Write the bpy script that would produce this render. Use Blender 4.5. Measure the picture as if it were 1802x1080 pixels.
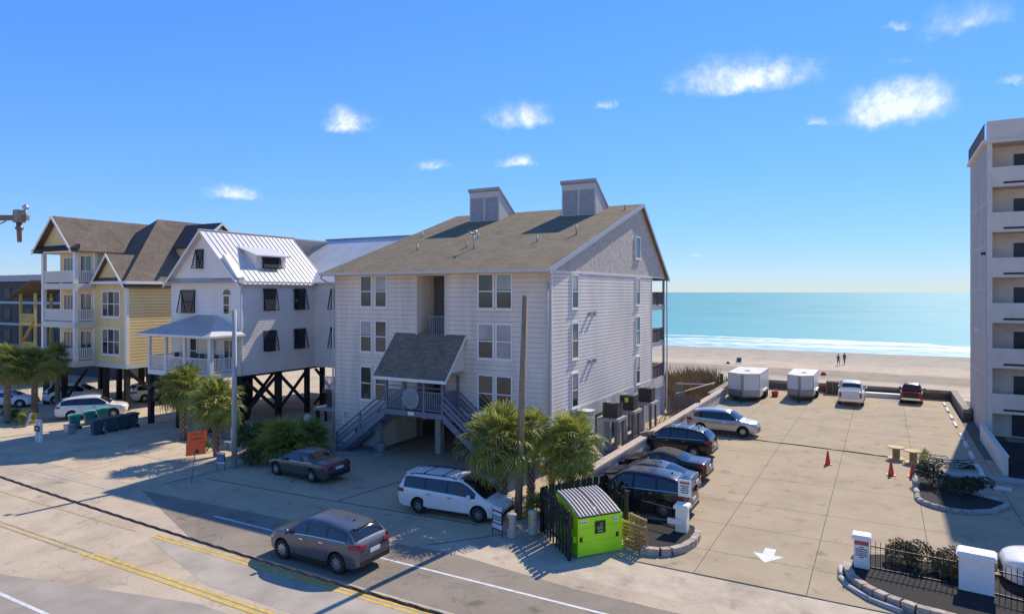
import bpy, bmesh, math, random
from mathutils import Vector, Matrix
for o in list(bpy.data.objects): bpy.data.objects.remove(o, do_unlink=True)
SC = bpy.context.scene
COL = SC.collection
R = math.radians
random.seed(7)

# ------------------------------------------------------------ camera
cam_d = bpy.data.cameras.new('camera'); cam = bpy.data.objects.new('camera', cam_d); COL.objects.link(cam)
cam.location = (0, 0, 9.9); cam.rotation_euler = (R(90), 0, math.atan(654/1170))
cam_d.sensor_width = 36; cam_d.lens = 36*1170/1802; cam_d.shift_y = -26/1802
cam_d.clip_start = 0.1; cam_d.clip_end = 80000
SC.camera = cam

# ------------------------------------------------------------ world, sun, exposure
SUN_AZ, SUN_EL = 8.5, 41.0          # degrees to the right of the seaward axis (+Y), elevation
W = bpy.data.worlds.new('World'); SC.world = W; W.use_nodes = True
nt = W.node_tree; N = nt.nodes; Lk = nt.links
N.clear()
out = N.new('ShaderNodeOutputWorld'); bg = N.new('ShaderNodeBackground'); Lk.new(bg.outputs[0], out.inputs[0])
sky = N.new('ShaderNodeTexSky'); sky.sky_type = 'NISHITA'; sky.sun_disc = False
sky.sun_elevation = R(SUN_EL); sky.sun_rotation = R(SUN_AZ); sky.altitude = 0
sky.air_density = 0.8; sky.dust_density = 0.0; sky.ozone_density = 5.5
bg.inputs[1].default_value = 0.15
def wmath(op, a, b=None, c=None):
    n = N.new('ShaderNodeMath'); n.operation = op
    for i, v in enumerate((a, b, c)):
        if v is None: continue
        if isinstance(v, (int, float)): n.inputs[i].default_value = v
        else: Lk.new(v, n.inputs[i])
    return n.outputs[0]
tc = N.new('ShaderNodeTexCoord'); sx = N.new('ShaderNodeSeparateXYZ'); Lk.new(tc.outputs['Generated'], sx.inputs[0])
az = wmath('ARCTAN2', sx.outputs[0], sx.outputs[1]); el = wmath('ARCSINE', sx.outputs[2])
cmb = N.new('ShaderNodeCombineXYZ'); Lk.new(az, cmb.inputs[0]); Lk.new(el, cmb.inputs[1])
sclv = N.new('ShaderNodeVectorMath'); sclv.operation = 'SCALE'; sclv.inputs['Scale'].default_value = 180/math.pi; Lk.new(cmb.outputs[0], sclv.inputs[0])
def wnoise(scale, det, rough=.55):
    n = N.new('ShaderNodeTexNoise'); n.inputs['Scale'].default_value = scale; n.inputs['Detail'].default_value = det
    n.inputs['Roughness'].default_value = rough; Lk.new(sclv.outputs[0], n.inputs['Vector']); return n
n1 = wnoise(.26, 9, .66)
dv = N.new('ShaderNodeVectorMath'); dv.operation = 'SUBTRACT'; Lk.new(n1.outputs['Color'], dv.inputs[0]); dv.inputs[1].default_value = (.5, .5, .5)
dm = N.new('ShaderNodeVectorMath'); dm.operation = 'MULTIPLY'; Lk.new(dv.outputs[0], dm.inputs[0]); dm.inputs[1].default_value = (6.8, 2.3, 0)
da = N.new('ShaderNodeVectorMath'); da.operation = 'ADD'; Lk.new(sclv.outputs[0], da.inputs[0]); Lk.new(dm.outputs[0], da.inputs[1])
# clouds of the sky: azimuth, elevation, half width, half height in degrees, density
CLOUDS = [(-43.0, 13.5, 3.4, 1.6, 1.0), (-28.3, 14.5, 3.5, 1.5, .9), (-29.0, 10.9, 2.2, .7, .9), (-36.0, 10.6, 2.6, .6, .6),
          (-51.8, 7.5, 3.0, .85, .8), (-10.2, 16.6, 7.2, 1.9, .95), (.9, 13.2, 4.8, 2.2, 1.1), (5.0, 18.4, 4.4, 1.6, .55), (1.0, 19.0, 2.0, .6, .5),
          (-21.3, 15.6, 1.2, .5, .6), (-13.3, 3.0, 1.1, .4, .55), (-4.3, 13.0, 1.3, .7, .6), (1.2, 16.6, 2.0, .4, .4), (8.2, 14.2, 1.2, .6, .7), (-3.6, 2.2, 1.5, .3, .3),
          (22, 15, 6, 2, .9), (48, 17, 7, 2.2, .9), (95, 18, 7, 2, .9), (165, 16, 7, 2, .9), (-80, 15, 6, 1.8, .9), (-130, 17, 7, 2.2, .9)]
# deeper, more even blue: richer saturation and a soft limit on the brightest part of the sky
hs = N.new('ShaderNodeHueSaturation'); hs.inputs['Saturation'].default_value = 1.14; Lk.new(sky.outputs[0], hs.inputs['Color'])
bw = N.new('ShaderNodeRGBToBW'); Lk.new(sky.outputs[0], bw.inputs[0])
lim = wmath('DIVIDE', 1.75, wmath('ADD', 1.0, wmath('MULTIPLY', bw.outputs[0], .30)))
sk2 = N.new('ShaderNodeVectorMath'); sk2.operation = 'SCALE'; Lk.new(hs.outputs[0], sk2.inputs[0]); Lk.new(lim, sk2.inputs['Scale'])
sk3 = N.new('ShaderNodeVectorMath'); sk3.operation = 'MULTIPLY'; Lk.new(sk2.outputs[0], sk3.inputs[0]); sk3.inputs[1].default_value = (.575, .605, .725); skyc = sk3.outputs[0]
acc = None
for (ca, ce, cw, chh, dens) in CLOUDS:
    s1 = N.new('ShaderNodeVectorMath'); s1.operation = 'SUBTRACT'; Lk.new(da.outputs[0], s1.inputs[0]); s1.inputs[1].default_value = (ca, ce, 0)
    s2 = N.new('ShaderNodeVectorMath'); s2.operation = 'MULTIPLY'; Lk.new(s1.outputs[0], s2.inputs[0]); s2.inputs[1].default_value = (1/cw, 1/chh, 0)
    s3 = N.new('ShaderNodeVectorMath'); s3.operation = 'ABSOLUTE'; Lk.new(s2.outputs[0], s3.inputs[0])          # flatter undersides
    s4 = N.new('ShaderNodeVectorMath'); s4.operation = 'MULTIPLY'; Lk.new(s3.outputs[0], s4.inputs[0]); s4.inputs[1].default_value = (0, -.55, 0)
    s5 = N.new('ShaderNodeVectorMath'); s5.operation = 'MULTIPLY_ADD'; Lk.new(s2.outputs[0], s5.inputs[0]); s5.inputs[1].default_value = (1, 1.35, 0); Lk.new(s4.outputs[0], s5.inputs[2])
    ln = N.new('ShaderNodeVectorMath'); ln.operation = 'LENGTH'; Lk.new(s5.outputs[0], ln.inputs[0])
    v = wmath('SUBTRACT', 1.15, ln.outputs['Value']); v = wmath('MULTIPLY', wmath('MAXIMUM', v, 0.0), dens)
    acc = v if acc is None else wmath('MAXIMUM', acc, v)
n2 = wnoise(.75, 11, .68)
cl = wmath('MULTIPLY', acc, wmath('ADD', wmath('MULTIPLY', n2.outputs[0], 2.0), .15))
mr = N.new('ShaderNodeMapRange'); mr.interpolation_type = 'SMOOTHSTEP'; Lk.new(cl, mr.inputs[0])
mr.inputs[1].default_value = .16; mr.inputs[2].default_value = 1.25; mr.inputs[3].default_value = 0; mr.inputs[4].default_value = .88
mixc = N.new('ShaderNodeMix'); mixc.data_type = 'RGBA'; Lk.new(mr.outputs[0], mixc.inputs['Factor']); Lk.new(skyc, mixc.inputs['A'])
cshade = N.new('ShaderNodeMix'); cshade.data_type = 'RGBA'; cshade.inputs['A'].default_value = (2.7, 3.05, 3.9, 1); cshade.inputs['B'].default_value = (4.3, 4.45, 4.8, 1); Lk.new(wmath('MULTIPLY', n2.outputs[0], mr.outputs[0]), cshade.inputs['Factor'])
Lk.new(cshade.outputs['Result'], mixc.inputs['B'])
Lk.new(mixc.outputs['Result'], bg.inputs[0])

sd = bpy.data.lights.new('sun', 'SUN'); sun = bpy.data.objects.new('sun', sd); COL.objects.link(sun)
sd.energy = 2.8; sd.angle = R(.53); sd.color = (1, .91, .77)
sv = Vector((math.sin(R(SUN_AZ))*math.cos(R(SUN_EL)), math.cos(R(SUN_AZ))*math.cos(R(SUN_EL)), math.sin(R(SUN_EL))))
sun.rotation_euler = sv.to_track_quat('Z', 'Y').to_euler(); sun.location = (0, 0, 60)
vs = SC.view_settings; vs.view_transform = 'Standard'; vs.look = 'None'; vs.gamma = 1; vs.use_curve_mapping = False; vs.exposure = 1.0

# ------------------------------------------------------------ materials
MATS = {}
def M(name, col, rough=.7, var=.12, scale=6., metal=0., bump=0., bscale=None, spec=.5, col2=None, detail=5, stretch=None):
    if name in MATS: return MATS[name]
    m = bpy.data.materials.new(name); m.use_nodes = True; t = m.node_tree; n = t.nodes; l = t.links
    b = n['Principled BSDF']; b.inputs['Roughness'].default_value = rough; b.inputs['Metallic'].default_value = metal
    b.inputs['Specular IOR Level'].default_value = spec
    g = n.new('ShaderNodeNewGeometry')
    vec = g.outputs['Position']
    if stretch:
        mp = n.new('ShaderNodeVectorMath'); mp.operation = 'MULTIPLY'; mp.inputs[1].default_value = stretch; l.new(vec, mp.inputs[0]); vec = mp.outputs[0]
    nz = n.new('ShaderNodeTexNoise'); nz.inputs['Scale'].default_value = scale; nz.inputs['Detail'].default_value = detail; l.new(vec, nz.inputs['Vector'])
    rp = n.new('ShaderNodeMapRange'); rp.inputs[1].default_value = .3; rp.inputs[2].default_value = .7; l.new(nz.outputs[0], rp.inputs[0])
    mx = n.new('ShaderNodeMix'); mx.data_type = 'RGBA'; l.new(rp.outputs[0], mx.inputs['Factor'])
    if col2 is None: a = [c*(1-var) for c in col]; c2 = [min(1, c*(1+var)) for c in col]
    else: a, c2 = col, col2
    mx.inputs['A'].default_value = (*a, 1); mx.inputs['B'].default_value = (*c2, 1)
    l.new(mx.outputs['Result'], b.inputs['Base Color'])
    if bump:
        nb = n.new('ShaderNodeTexNoise'); nb.inputs['Scale'].default_value = bscale or scale*4; nb.inputs['Detail'].default_value = 6; l.new(vec, nb.inputs['Vector'])
        bp = n.new('ShaderNodeBump'); bp.inputs['Strength'].default_value = bump; bp.inputs['Distance'].default_value = .03; l.new(nb.outputs[0], bp.inputs['Height']); l.new(bp.outputs[0], b.inputs['Normal'])
    MATS[name] = m; return m
def nodes_of(m): return m.node_tree.nodes, m.node_tree.links
def paint(name, col, metal=.0, rough=.28, coat=.6):
    if name in MATS: return MATS[name]
    m = M(name, col, rough, .03, 3, metal); b = m.node_tree.nodes['Principled BSDF']
    b.inputs['Coat Weight'].default_value = coat; b.inputs['Coat Roughness'].default_value = .06; return m
def shingle(name, c1, c2, mortar, s=1.0):
    m = M(name, c1, .92, .1, .55, spec=.2); n, l = nodes_of(m); b = n['Principled BSDF']
    tcn = n.new('ShaderNodeTexCoord')
    br = n.new('ShaderNodeTexBrick'); l.new(tcn.outputs['UV'], br.inputs['Vector'])
    br.inputs['Scale'].default_value = 1; br.inputs['Brick Width'].default_value = .3*s; br.inputs['Row Height'].default_value = .15*s; br.inputs['Mortar Size'].default_value = .012
    br.inputs['Color1'].default_value = (*c1, 1); br.inputs['Color2'].default_value = (*c2, 1); br.inputs['Mortar'].default_value = (*mortar, 1); br.inputs['Bias'].default_value = 0
    big = n.new('ShaderNodeTexNoise'); big.inputs['Scale'].default_value = .7; big.inputs['Detail'].default_value = 8; big.inputs['Roughness'].default_value = .7; l.new(tcn.outputs['UV'], big.inputs['Vector'])
    mr_ = n.new('ShaderNodeMapRange'); mr_.inputs[1].default_value = .3; mr_.inputs[2].default_value = .75; mr_.inputs[3].default_value = .72; mr_.inputs[4].default_value = 1.18; l.new(big.outputs[0], mr_.inputs[0])
    mu = n.new('ShaderNodeVectorMath'); mu.operation = 'SCALE'; l.new(br.outputs['Color'], mu.inputs[0]); l.new(mr_.outputs[0], mu.inputs['Scale'])
    l.new(mu.outputs[0], b.inputs['Base Color'])
    bp = n.new('ShaderNodeBump'); bp.inputs['Strength'].default_value = .8; bp.inputs['Distance'].default_value = .02; l.new(br.outputs['Fac'], bp.inputs['Height']); bp.invert = True; l.new(bp.outputs[0], b.inputs['Normal'])
    return m
WHITE = M('white_trim', (.86, .79, .70), .5, .04)
LTRIM = M('grey_trim', (.64, .56, .49), .6, .06)
GLASS = M('window_glass', (.035, .045, .05), .06, .5, .6, spec=.8)
GLASS2 = M('window_blind_glass', (.32, .33, .32), .12, .25, .9, spec=.8)
BLACK = M('black_plastic', (.015, .015, .017), .45, .2)
RUBBER = M('tyre_rubber', (.02, .02, .021), .85, .2)
ALU = M('alloy', (.55, .56, .58), .3, .05, metal=.85)
STEEL = M('galvanised', (.42, .43, .45), .45, .15, metal=.6)
WOODG = M('weathered_wood', (.19, .155, .12), .9, .3, 3, bump=.4, stretch=(6, 6, .8))
CARGLASS = M('car_glass', (.012, .015, .018), .04, .2, spec=1.0)
TAIL = M('tail_lamp', (.35, .008, .008), .15, .2); HEAD = M('head_lamp', (.5, .52, .54), .1, .05, spec=1)
CHROME = M('chrome', (.75, .75, .76), .15, .03, metal=1)
LEAFP = M('palm_leaf', (.17, .23, .03), .45, .45, 2.2, col2=(.44, .41, .10))
def translucent(m, f):
    n, l = nodes_of(m); b = n['Principled BSDF']; tr_ = n.new('ShaderNodeBsdfTranslucent'); l.new(b.inputs['Base Color'].links[0].from_socket, tr_.inputs['Color'])
    mx = n.new('ShaderNodeMixShader'); mx.inputs[0].default_value = f; l.new(b.outputs[0], mx.inputs[1]); l.new(tr_.outputs[0], mx.inputs[2]); l.new(mx.outputs[0], n['Material Output'].inputs['Surface'])
translucent(LEAFP, .4)
LEAFD = M('dry_palm_leaf', (.26, .19, .09), .8, .3, 3)
BARK = M('palm_trunk_bark', (.19, .14, .09), .95, .4, 5, bump=.8, bscale=9)
BUSH = M('bush_leaf', (.05, .085, .02), .6, .5, 1.5, col2=(.15, .18, .05)); translucent(BUSH, .3)
MULCH = M('mulch', (.02, .016, .013), .95, .5, 14, bump=1, bscale=30)

# ------------------------------------------------------------ mesh builder
ORG = {}
def tag(o, label=None, cat=None, group=None, kind=None):
    if label: o['label'] = label
    if cat: o['category'] = cat
    if group: o['group'] = group
    if kind: o['kind'] = kind
    return o
def thing(name, label, cat, loc=(0, 0, 0), rz=0, group=None):
    o = bpy.data.objects.new(name, None); COL.objects.link(o); o.location = loc; o.rotation_euler = (0, 0, rz)
    o.empty_display_size = .2
    ORG[o] = Vector(loc); return tag(o, label, cat, group)
class MB:
    def __init__(s): s.v = []; s.f = []; s.m = []; s.uv = {}; s.sm = []
    def add(s, vs_, fs, mi=0, smooth=False):
        b = len(s.v); s.v += [tuple(v) for v in vs_]
        for f in fs: s.f.append([i+b for i in f]); s.m.append(mi); s.sm.append(smooth)
        return s
    def box(s, x0, x1, y0, y1, z0, z1, mi=0):
        return s.add([(x0,y0,z0),(x1,y0,z0),(x1,y1,z0),(x0,y1,z0),(x0,y0,z1),(x1,y0,z1),(x1,y1,z1),(x0,y1,z1)],
                     [(3,2,1,0),(4,5,6,7),(0,1,5,4),(1,2,6,5),(2,3,7,6),(3,0,4,7)], mi)
    def fbox(s, F, a0, a1, b0, b1, c0, c1, mi=0):      # box in a wall frame: a along, b up, c out
        P = [F(a, b, c) for a, b, c in ((a0,b0,c0),(a1,b0,c0),(a1,b0,c1),(a0,b0,c1),(a0,b1,c0),(a1,b1,c0),(a1,b1,c1),(a0,b1,c1))]
        return s.add(P, [(0,1,2,3),(7,6,5,4),(4,5,1,0),(5,6,2,1),(6,7,3,2),(7,4,0,3)], mi)
    def bar(s, p, q, w, h=None, mi=0, up=(0, 0, 1)):    # rectangular bar p -> q
        p, q = Vector(p), Vector(q); d = (q-p).normalized(); u = Vector(up)
        if abs(d.dot(u)) > .98: u = Vector((1, 0, 0))
        r = d.cross(u).normalized(); u = r.cross(d); h = h or w
        c = [r*(w/2)*i+u*(h/2)*j for i, j in ((-1,-1),(1,-1),(1,1),(-1,1))]
        return s.add([p+k for k in c]+[q+k for k in c], [(3,2,1,0),(4,5,6,7),(0,1,5,4),(1,2,6,5),(2,3,7,6),(3,0,4,7)], mi)
    def tube(s, p, q, r0, r1=None, n=10, mi=0, caps=True):
        p, q = Vector(p), Vector(q); r1 = r0 if r1 is None else r1; d = (q-p).normalized()
        u = Vector((0,0,1)) if abs(d.z) < .9 else Vector((1,0,0)); a = d.cross(u).normalized(); b = d.cross(a)
        P = [p+(a*math.cos(t)+b*math.sin(t))*r0 for t in [2*math.pi*i/n for i in range(n)]]
        P += [q+(a*math.cos(t)+b*math.sin(t))*r1 for t in [2*math.pi*i/n for i in range(n)]]
        s.add(P, [(i, n+i, n+(i+1) % n, (i+1) % n) for i in range(n)], mi, True)
        if caps: k = len(s.v)-2*n; s.f += [[k+i for i in range(n)], [k+n+i for i in reversed(range(n))]]; s.m += [mi]*2; s.sm += [False]*2
        return s
    def path(s, pts, r, n=8, mi=0):
        for a, b in zip(pts[:-1], pts[1:]): s.tube(a, b, r, r, n, mi)
        return s
    def prism(s, poly, ext, mi=0):                      # 3D polygon extruded by a vector
        n = len(poly); e = Vector(ext); P = [Vector(p) for p in poly]; P += [p+e for p in P]
        return s.add(P, [list(range(n))[::-1], list(range(n, 2*n))]+[(i, (i+1) % n, n+(i+1) % n, n+i) for i in range(n)], mi)
    def lathe(s, prof, n=20, mi=0, c=(0, 0, 0), axis='z', smooth=True):
        P = []
        for r, h in prof:
            for i in range(n):
                t = 2*math.pi*i/n; a, b = r*math.cos(t), r*math.sin(t)
                P.append((c[0]+a, c[1]+b, c[2]+h) if axis == 'z' else (c[0]+a, c[1]+h, c[2]+b) if axis == 'y' else (c[0]+h, c[1]+a, c[2]+b))
        k = len(prof)
        F_ = [(j*n+i, j*n+(i+1) % n, (j+1)*n+(i+1) % n, (j+1)*n+i) for j in range(k-1) for i in range(n)]
        return s.add(P, F_, mi, smooth)
    def mesh(s, name, mats, origin=(0, 0, 0), fixn=True):
        me = bpy.data.meshes.new(name); o = Vector(origin)
        me.from_pydata([tuple(Vector(v)-o) for v in s.v], [], s.f)
        for m in (mats if isinstance(mats, (list, tuple)) else [mats]): me.materials.append(m)
        me.polygons.foreach_set('material_index', s.m); me.polygons.foreach_set('use_smooth', s.sm)
        if fixn:
            bm = bmesh.new(); bm.from_mesh(me); bmesh.ops.recalc_face_normals(bm, faces=bm.faces); bm.to_mesh(me); bm.free()
        me.update(); return me
    def build(s, name, mats, parent=None, fixn=True, local=False, uv=False):
        org = Vector((0, 0, 0)) if local else ORG.get(parent, Vector((0, 0, 0)))
        me = s.mesh(name, mats, org, fixn)
        if uv: slope_uv(me)
        o = bpy.data.objects.new(name, me); COL.objects.link(o)
        if parent: o.parent = parent; ORG[o] = org
        return o
def slope_uv(me):        # u along the level direction of each face, v up the slope, in metres
    uvl = me.uv_layers.new(name='UVMap')
    for p in me.polygons:
        n = p.normal; lev = Vector((0,0,1)).cross(n)
        lev = lev.normalized() if lev.length > 1e-4 else Vector((1,0,0)); up = n.cross(lev)
        for li in p.loop_indices:
            co = me.vertices[me.loops[li].vertex_index].co; uvl.data[li].uv = (co.dot(lev), co.dot(up))
def frame(o, r, n):
    o, r, n = Vector(o), Vector(r).normalized(), Vector(n).normalized()
    return lambda a, b, c=0: o+r*a+Vector((0,0,b))+n*c
def struct(name, mb, mats, parent=None, uv=False):
    o = mb.build(name, mats, parent, uv=uv)
    if not parent: o['kind'] = 'structure'
    return o
def copy_obj(src, parent=None):
    c = src.copy(); COL.objects.link(c)
    if parent: c.parent = parent
    return c
def copy_tree(src, loc, rz, label, parent=None):
    r = copy_obj(src, parent)
    if parent is None: r.location = loc; r.rotation_euler = (0, 0, rz); r['label'] = label
    for ch in [c for c in bpy.data.objects if c.parent == src]:
        d = copy_obj(ch, r)
        for g in [c for c in bpy.data.objects if c.parent == ch]: copy_obj(g, d)
    return r
def text_mesh(mb_name, body, size, mat_, parent, loc, rot, extrude=.002, align='CENTER'):
    cu = bpy.data.curves.new(mb_name, 'FONT'); cu.body = body; cu.size = size; cu.extrude = extrude; cu.align_x = align; cu.align_y = 'CENTER'
    to = bpy.data.objects.new('tmp_text', cu); COL.objects.link(to)
    me = bpy.data.meshes.new_from_object(to.evaluated_get(bpy.context.evaluated_depsgraph_get()))
    bpy.data.objects.remove(to); me.name = mb_name; me.materials.clear(); me.materials.append(mat_)
    o = bpy.data.objects.new(mb_name, me); COL.objects.link(o); o.parent = parent; o.location = loc; o.rotation_euler = rot; return o

# ------------------------------------------------------------ ground, beach, sea, road
def sand_mat(name, c1, c2, c3, s, crack=False):
    m = M(name, c1, .95, .15, s, bump=.5, bscale=s*20, col2=c2, detail=10, spec=.15); n, l = nodes_of(m); b = n['Principled BSDF']
    g = n.new('ShaderNodeNewGeometry'); nz = n.new('ShaderNodeTexNoise'); nz.inputs['Scale'].default_value = .35; nz.inputs['Detail'].default_value = 9; nz.inputs['Roughness'].default_value = .7
    l.new(g.outputs['Position'], nz.inputs['Vector'])
    mr_ = n.new('ShaderNodeMapRange'); mr_.inputs[1].default_value = .48; mr_.inputs[2].default_value = .68; l.new(nz.outputs[0], mr_.inputs[0])
    prev = b.inputs['Base Color'].links[0].from_socket
    mx = n.new('ShaderNodeMix'); mx.data_type = 'RGBA'; l.new(mr_.outputs[0], mx.inputs['Factor']); l.new(prev, mx.inputs['A']); mx.inputs['B'].default_value = (*c3, 1)
    st_ = n.new('ShaderNodeTexNoise'); st_.inputs['Scale'].default_value = 1.1; st_.inputs['Detail'].default_value = 4; l.new(g.outputs['Position'], st_.inputs['Vector'])
    s2 = n.new('ShaderNodeMapRange'); s2.inputs[1].default_value = .60; s2.inputs[2].default_value = .74; s2.inputs[3].default_value = 1; s2.inputs[4].default_value = .66; l.new(st_.outputs[0], s2.inputs[0])
    vo = n.new('ShaderNodeTexVoronoi'); vo.feature = 'DISTANCE_TO_EDGE'; vo.inputs['Scale'].default_value = .22; wp = n.new('ShaderNodeVectorMath'); wp.operation = 'ADD'; sc_ = n.new('ShaderNodeVectorMath'); sc_.operation = 'SCALE'; sc_.inputs['Scale'].default_value = 1.6
    l.new(st_.outputs['Color'], sc_.inputs[0]); l.new(g.outputs['Position'], wp.inputs[0]); l.new(sc_.outputs[0], wp.inputs[1]); l.new(wp.outputs[0], vo.inputs['Vector'])
    c_ = n.new('ShaderNodeMapRange'); c_.inputs[1].default_value = .0; c_.inputs[2].default_value = .006; c_.inputs[3].default_value = .72 if crack else 1; c_.inputs[4].default_value = 1; l.new(vo.outputs['Distance'], c_.inputs[0])
    mm = n.new('ShaderNodeMath'); mm.operation = 'MULTIPLY'; l.new(s2.outputs[0], mm.inputs[0]); l.new(c_.outputs[0], mm.inputs[1])
    vm = n.new('ShaderNodeVectorMath'); vm.operation = 'SCALE'; l.new(mx.outputs['Result'], vm.inputs[0]); l.new(mm.outputs[0], vm.inputs['Scale'])
    l.new(vm.outputs[0], b.inputs['Base Color']); return m
SAND = sand_mat('sandy_ground', (.47, .38, .27), (.58, .48, .35), (.34, .28, .21), 1.6)
LOTM = sand_mat('lot_concrete', (.40, .315, .205), (.45, .355, .235), (.35, .275, .18), .5)
DRV = sand_mat('driveway_concrete', (.50, .39, .265), (.60, .475, .325), (.41, .325, .225), .6)
APRON = sand_mat('sandy_asphalt', (.48, .36, .23), (.58, .44, .285), (.37, .28, .185), .7, True)
ASPH = sand_mat('old_asphalt', (.46, .365, .255), (.56, .445, .315), (.35, .285, .205), .45, True)
ASPD = sand_mat('asphalt_lane', (.255, .21, .16), (.31, .255, .19), (.215, .18, .14), .5, True)
CONC = M('concrete', (.34, .32, .29), .9, .2, 2.2, bump=.3)
CONCW = M('wall_concrete', (.36, .33, .29), .9, .28, 1.2, bump=.3, stretch=(1, 1, 2))
YEL = M('yellow_paint', (.62, .40, .05), .7, .25, 4, detail=9); WLINE = M('white_road_paint', (.62, .61, .58), .7, .18, 4, detail=9); FADED = M('faded_white_paint', (.46, .42, .36), .8, .18, 3, detail=9)
FADEY = M('worn_yellow_paint', (.42, .31, .13), .8, .3, 2.5, detail=9)

g = MB(); g.add([(-4000,-800,-.02),(4000,-800,-.02),(4000,76,-.02),(-4000,76,-.02)], [(0,1,2,3)]); struct('ground', g, SAND)
# beach: sloping strip down to the water
bm_ = sand_mat('beach_sand', (.47, .385, .275), (.55, .45, .325), (.40, .33, .24), .6)
n_, l_ = nodes_of(bm_); b_ = n_['Principled BSDF']; gg = n_.new('ShaderNodeNewGeometry'); sp = n_.new('ShaderNodeSeparateXYZ'); l_.new(gg.outputs['Position'], sp.inputs[0])
wn = n_.new('ShaderNodeTexNoise'); wn.inputs['Scale'].default_value = .12; wn.inputs['Detail'].default_value = 8; mpv = n_.new('ShaderNodeVectorMath'); mpv.operation = 'MULTIPLY'; mpv.inputs[1].default_value = (.25, 1, 1)
l_.new(gg.outputs['Position'], mpv.inputs[0]); l_.new(mpv.outputs[0], wn.inputs['Vector'])
ya = n_.new('ShaderNodeMath'); ya.operation = 'MULTIPLY_ADD'; l_.new(wn.outputs[0], ya.inputs[0]); ya.inputs[1].default_value = 9; l_.new(sp.outputs[1], ya.inputs[2])
cr = n_.new('ShaderNodeValToRGB'); mrr = n_.new('ShaderNodeMapRange'); mrr.inputs[1].default_value = 70; mrr.inputs[2].default_value = 150; l_.new(ya.outputs[0], mrr.inputs[0]); l_.new(mrr.outputs[0], cr.inputs[0])
e = cr.color_ramp.elements; e[0].position = 0; e[0].color = (1.0, 1.0, 1.0, 1); e[1].position = 1; e[1].color = (.72, .76, .80, 1)
for ps, cc in ((.26, (.95,.95,.95)), (.31, (.62,.62,.62)), (.40, (.66,.66,.66)), (.44, (1.05,1.02,.98)), (.52, (1.02,1.0,.97)), (.60, (.85,.88,.90))):
    q = e.new(ps); q.color = (*cc, 1)
pm = b_.inputs['Base Color'].links[0].from_socket; mu_ = n_.new('ShaderNodeVectorMath'); mu_.operation = 'MULTIPLY'; l_.new(pm, mu_.inputs[0]); l_.new(cr.outputs[0], mu_.inputs[1]); l_.new(mu_.outputs[0], b_.inputs['Base Color'])
g = MB(); prof = [(74.6,-.02),(76,-.25),(84,-.45),(98,-.7),(110,-.85),(125,-1.02),(140,-1.2),(175,-1.8)]
xs = [-4000,-400,-120,-60,-40]+[-40+2*i for i in range(1,40)]+[60,120,400,4000]
rnd = random.Random(3)
P = [(x, y, z+(rnd.uniform(-.09,.09) if 80 < y < 100 and abs(x) < 60 else 0)) for y, z in prof for x in xs]; nx = len(xs)
g.add(P, [(j*nx+i, j*nx+i+1, (j+1)*nx+i+1, (j+1)*nx+i) for j in range(len(prof)-1) for i in range(nx-1)], 0, True); struct('beach', g, bm_)
# sea
sea = M('sea_water', (.09, .315, .325), .5, .25, .02, spec=.05, col2=(.15, .385, .385)); n_, l_ = nodes_of(sea); b_ = n_['Principled BSDF']
gg = n_.new('ShaderNodeNewGeometry'); sp = n_.new('ShaderNodeSeparateXYZ'); l_.new(gg.outputs['Position'], sp.inputs[0])
st = n_.new('ShaderNodeVectorMath'); st.operation = 'MULTIPLY'; st.inputs[1].default_value = (.25, 1, 1); l_.new(gg.outputs['Position'], st.inputs[0])
nf = n_.new('ShaderNodeTexNoise'); nf.inputs['Scale'].default_value = .09; nf.inputs['Detail'].default_value = 10; nf.inputs['Roughness'].default_value = .65; l_.new(st.outputs[0], nf.inputs['Vector'])
yy = n_.new('ShaderNodeMath'); yy.operation = 'MULTIPLY_ADD'; l_.new(nf.outputs[0], yy.inputs[0]); yy.inputs[1].default_value = 40; l_.new(sp.outputs[1], yy.inputs[2])
fr = n_.new('ShaderNodeMapRange'); fr.inputs[1].default_value = 142; fr.inputs[2].default_value = 205; l_.new(yy.outputs[0], fr.inputs[0])
fc = n_.new('ShaderNodeValToRGB'); l_.new(fr.outputs[0], fc.inputs[0]); e = fc.color_ramp.elements
e[0].position = 0; e[0].color = (.35,.35,.35,1); e[1].position = 1; e[1].color = (0,0,0,1)
for ps, v in ((.16,.35), (.24,.75), (.34,.55), (.40,.95), (.50,.85), (.58,.10), (.70,.0), (.74,.30), (.78,.0)):
    q = e.new(ps); q.color = (v, v, v, 1)
nf2 = n_.new('ShaderNodeTexNoise'); nf2.inputs['Scale'].default_value = .9; nf2.inputs['Detail'].default_value = 8; l_.new(st.outputs[0], nf2.inputs['Vector'])
fm = n_.new('ShaderNodeMath'); fm.operation = 'MULTIPLY'; l_.new(fc.outputs[0], fm.inputs[0])
fm2 = n_.new('ShaderNodeMapRange'); fm2.inputs[1].default_value = .40; fm2.inputs[2].default_value = .58; fm2.inputs[3].default_value = .08; fm2.inputs[4].default_value = .95; l_.new(nf2.outputs[0], fm2.inputs[0]); l_.new(fm2.outputs[0], fm.inputs[1])
pm = b_.inputs['Base Color'].links[0].from_socket; mx = n_.new('ShaderNodeMix'); mx.data_type = 'RGBA'; l_.new(fm.outputs[0], mx.inputs['Factor']); l_.new(pm, mx.inputs['A']); mx.inputs['B'].default_value = (.8,.82,.82,1); l_.new(mx.outputs['Result'], b_.inputs['Base Color'])
wv = n_.new('ShaderNodeTexNoise'); wv.inputs['Scale'].default_value = .35; wv.inputs['Detail'].default_value = 6; l_.new(st.outputs[0], wv.inputs['Vector'])
bp = n_.new('ShaderNodeBump'); bp.inputs['Strength'].default_value = .35; bp.inputs['Distance'].default_value = .5; l_.new(wv.outputs[0], bp.inputs['Height']); l_.new(bp.outputs[0], b_.inputs['Normal'])
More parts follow.
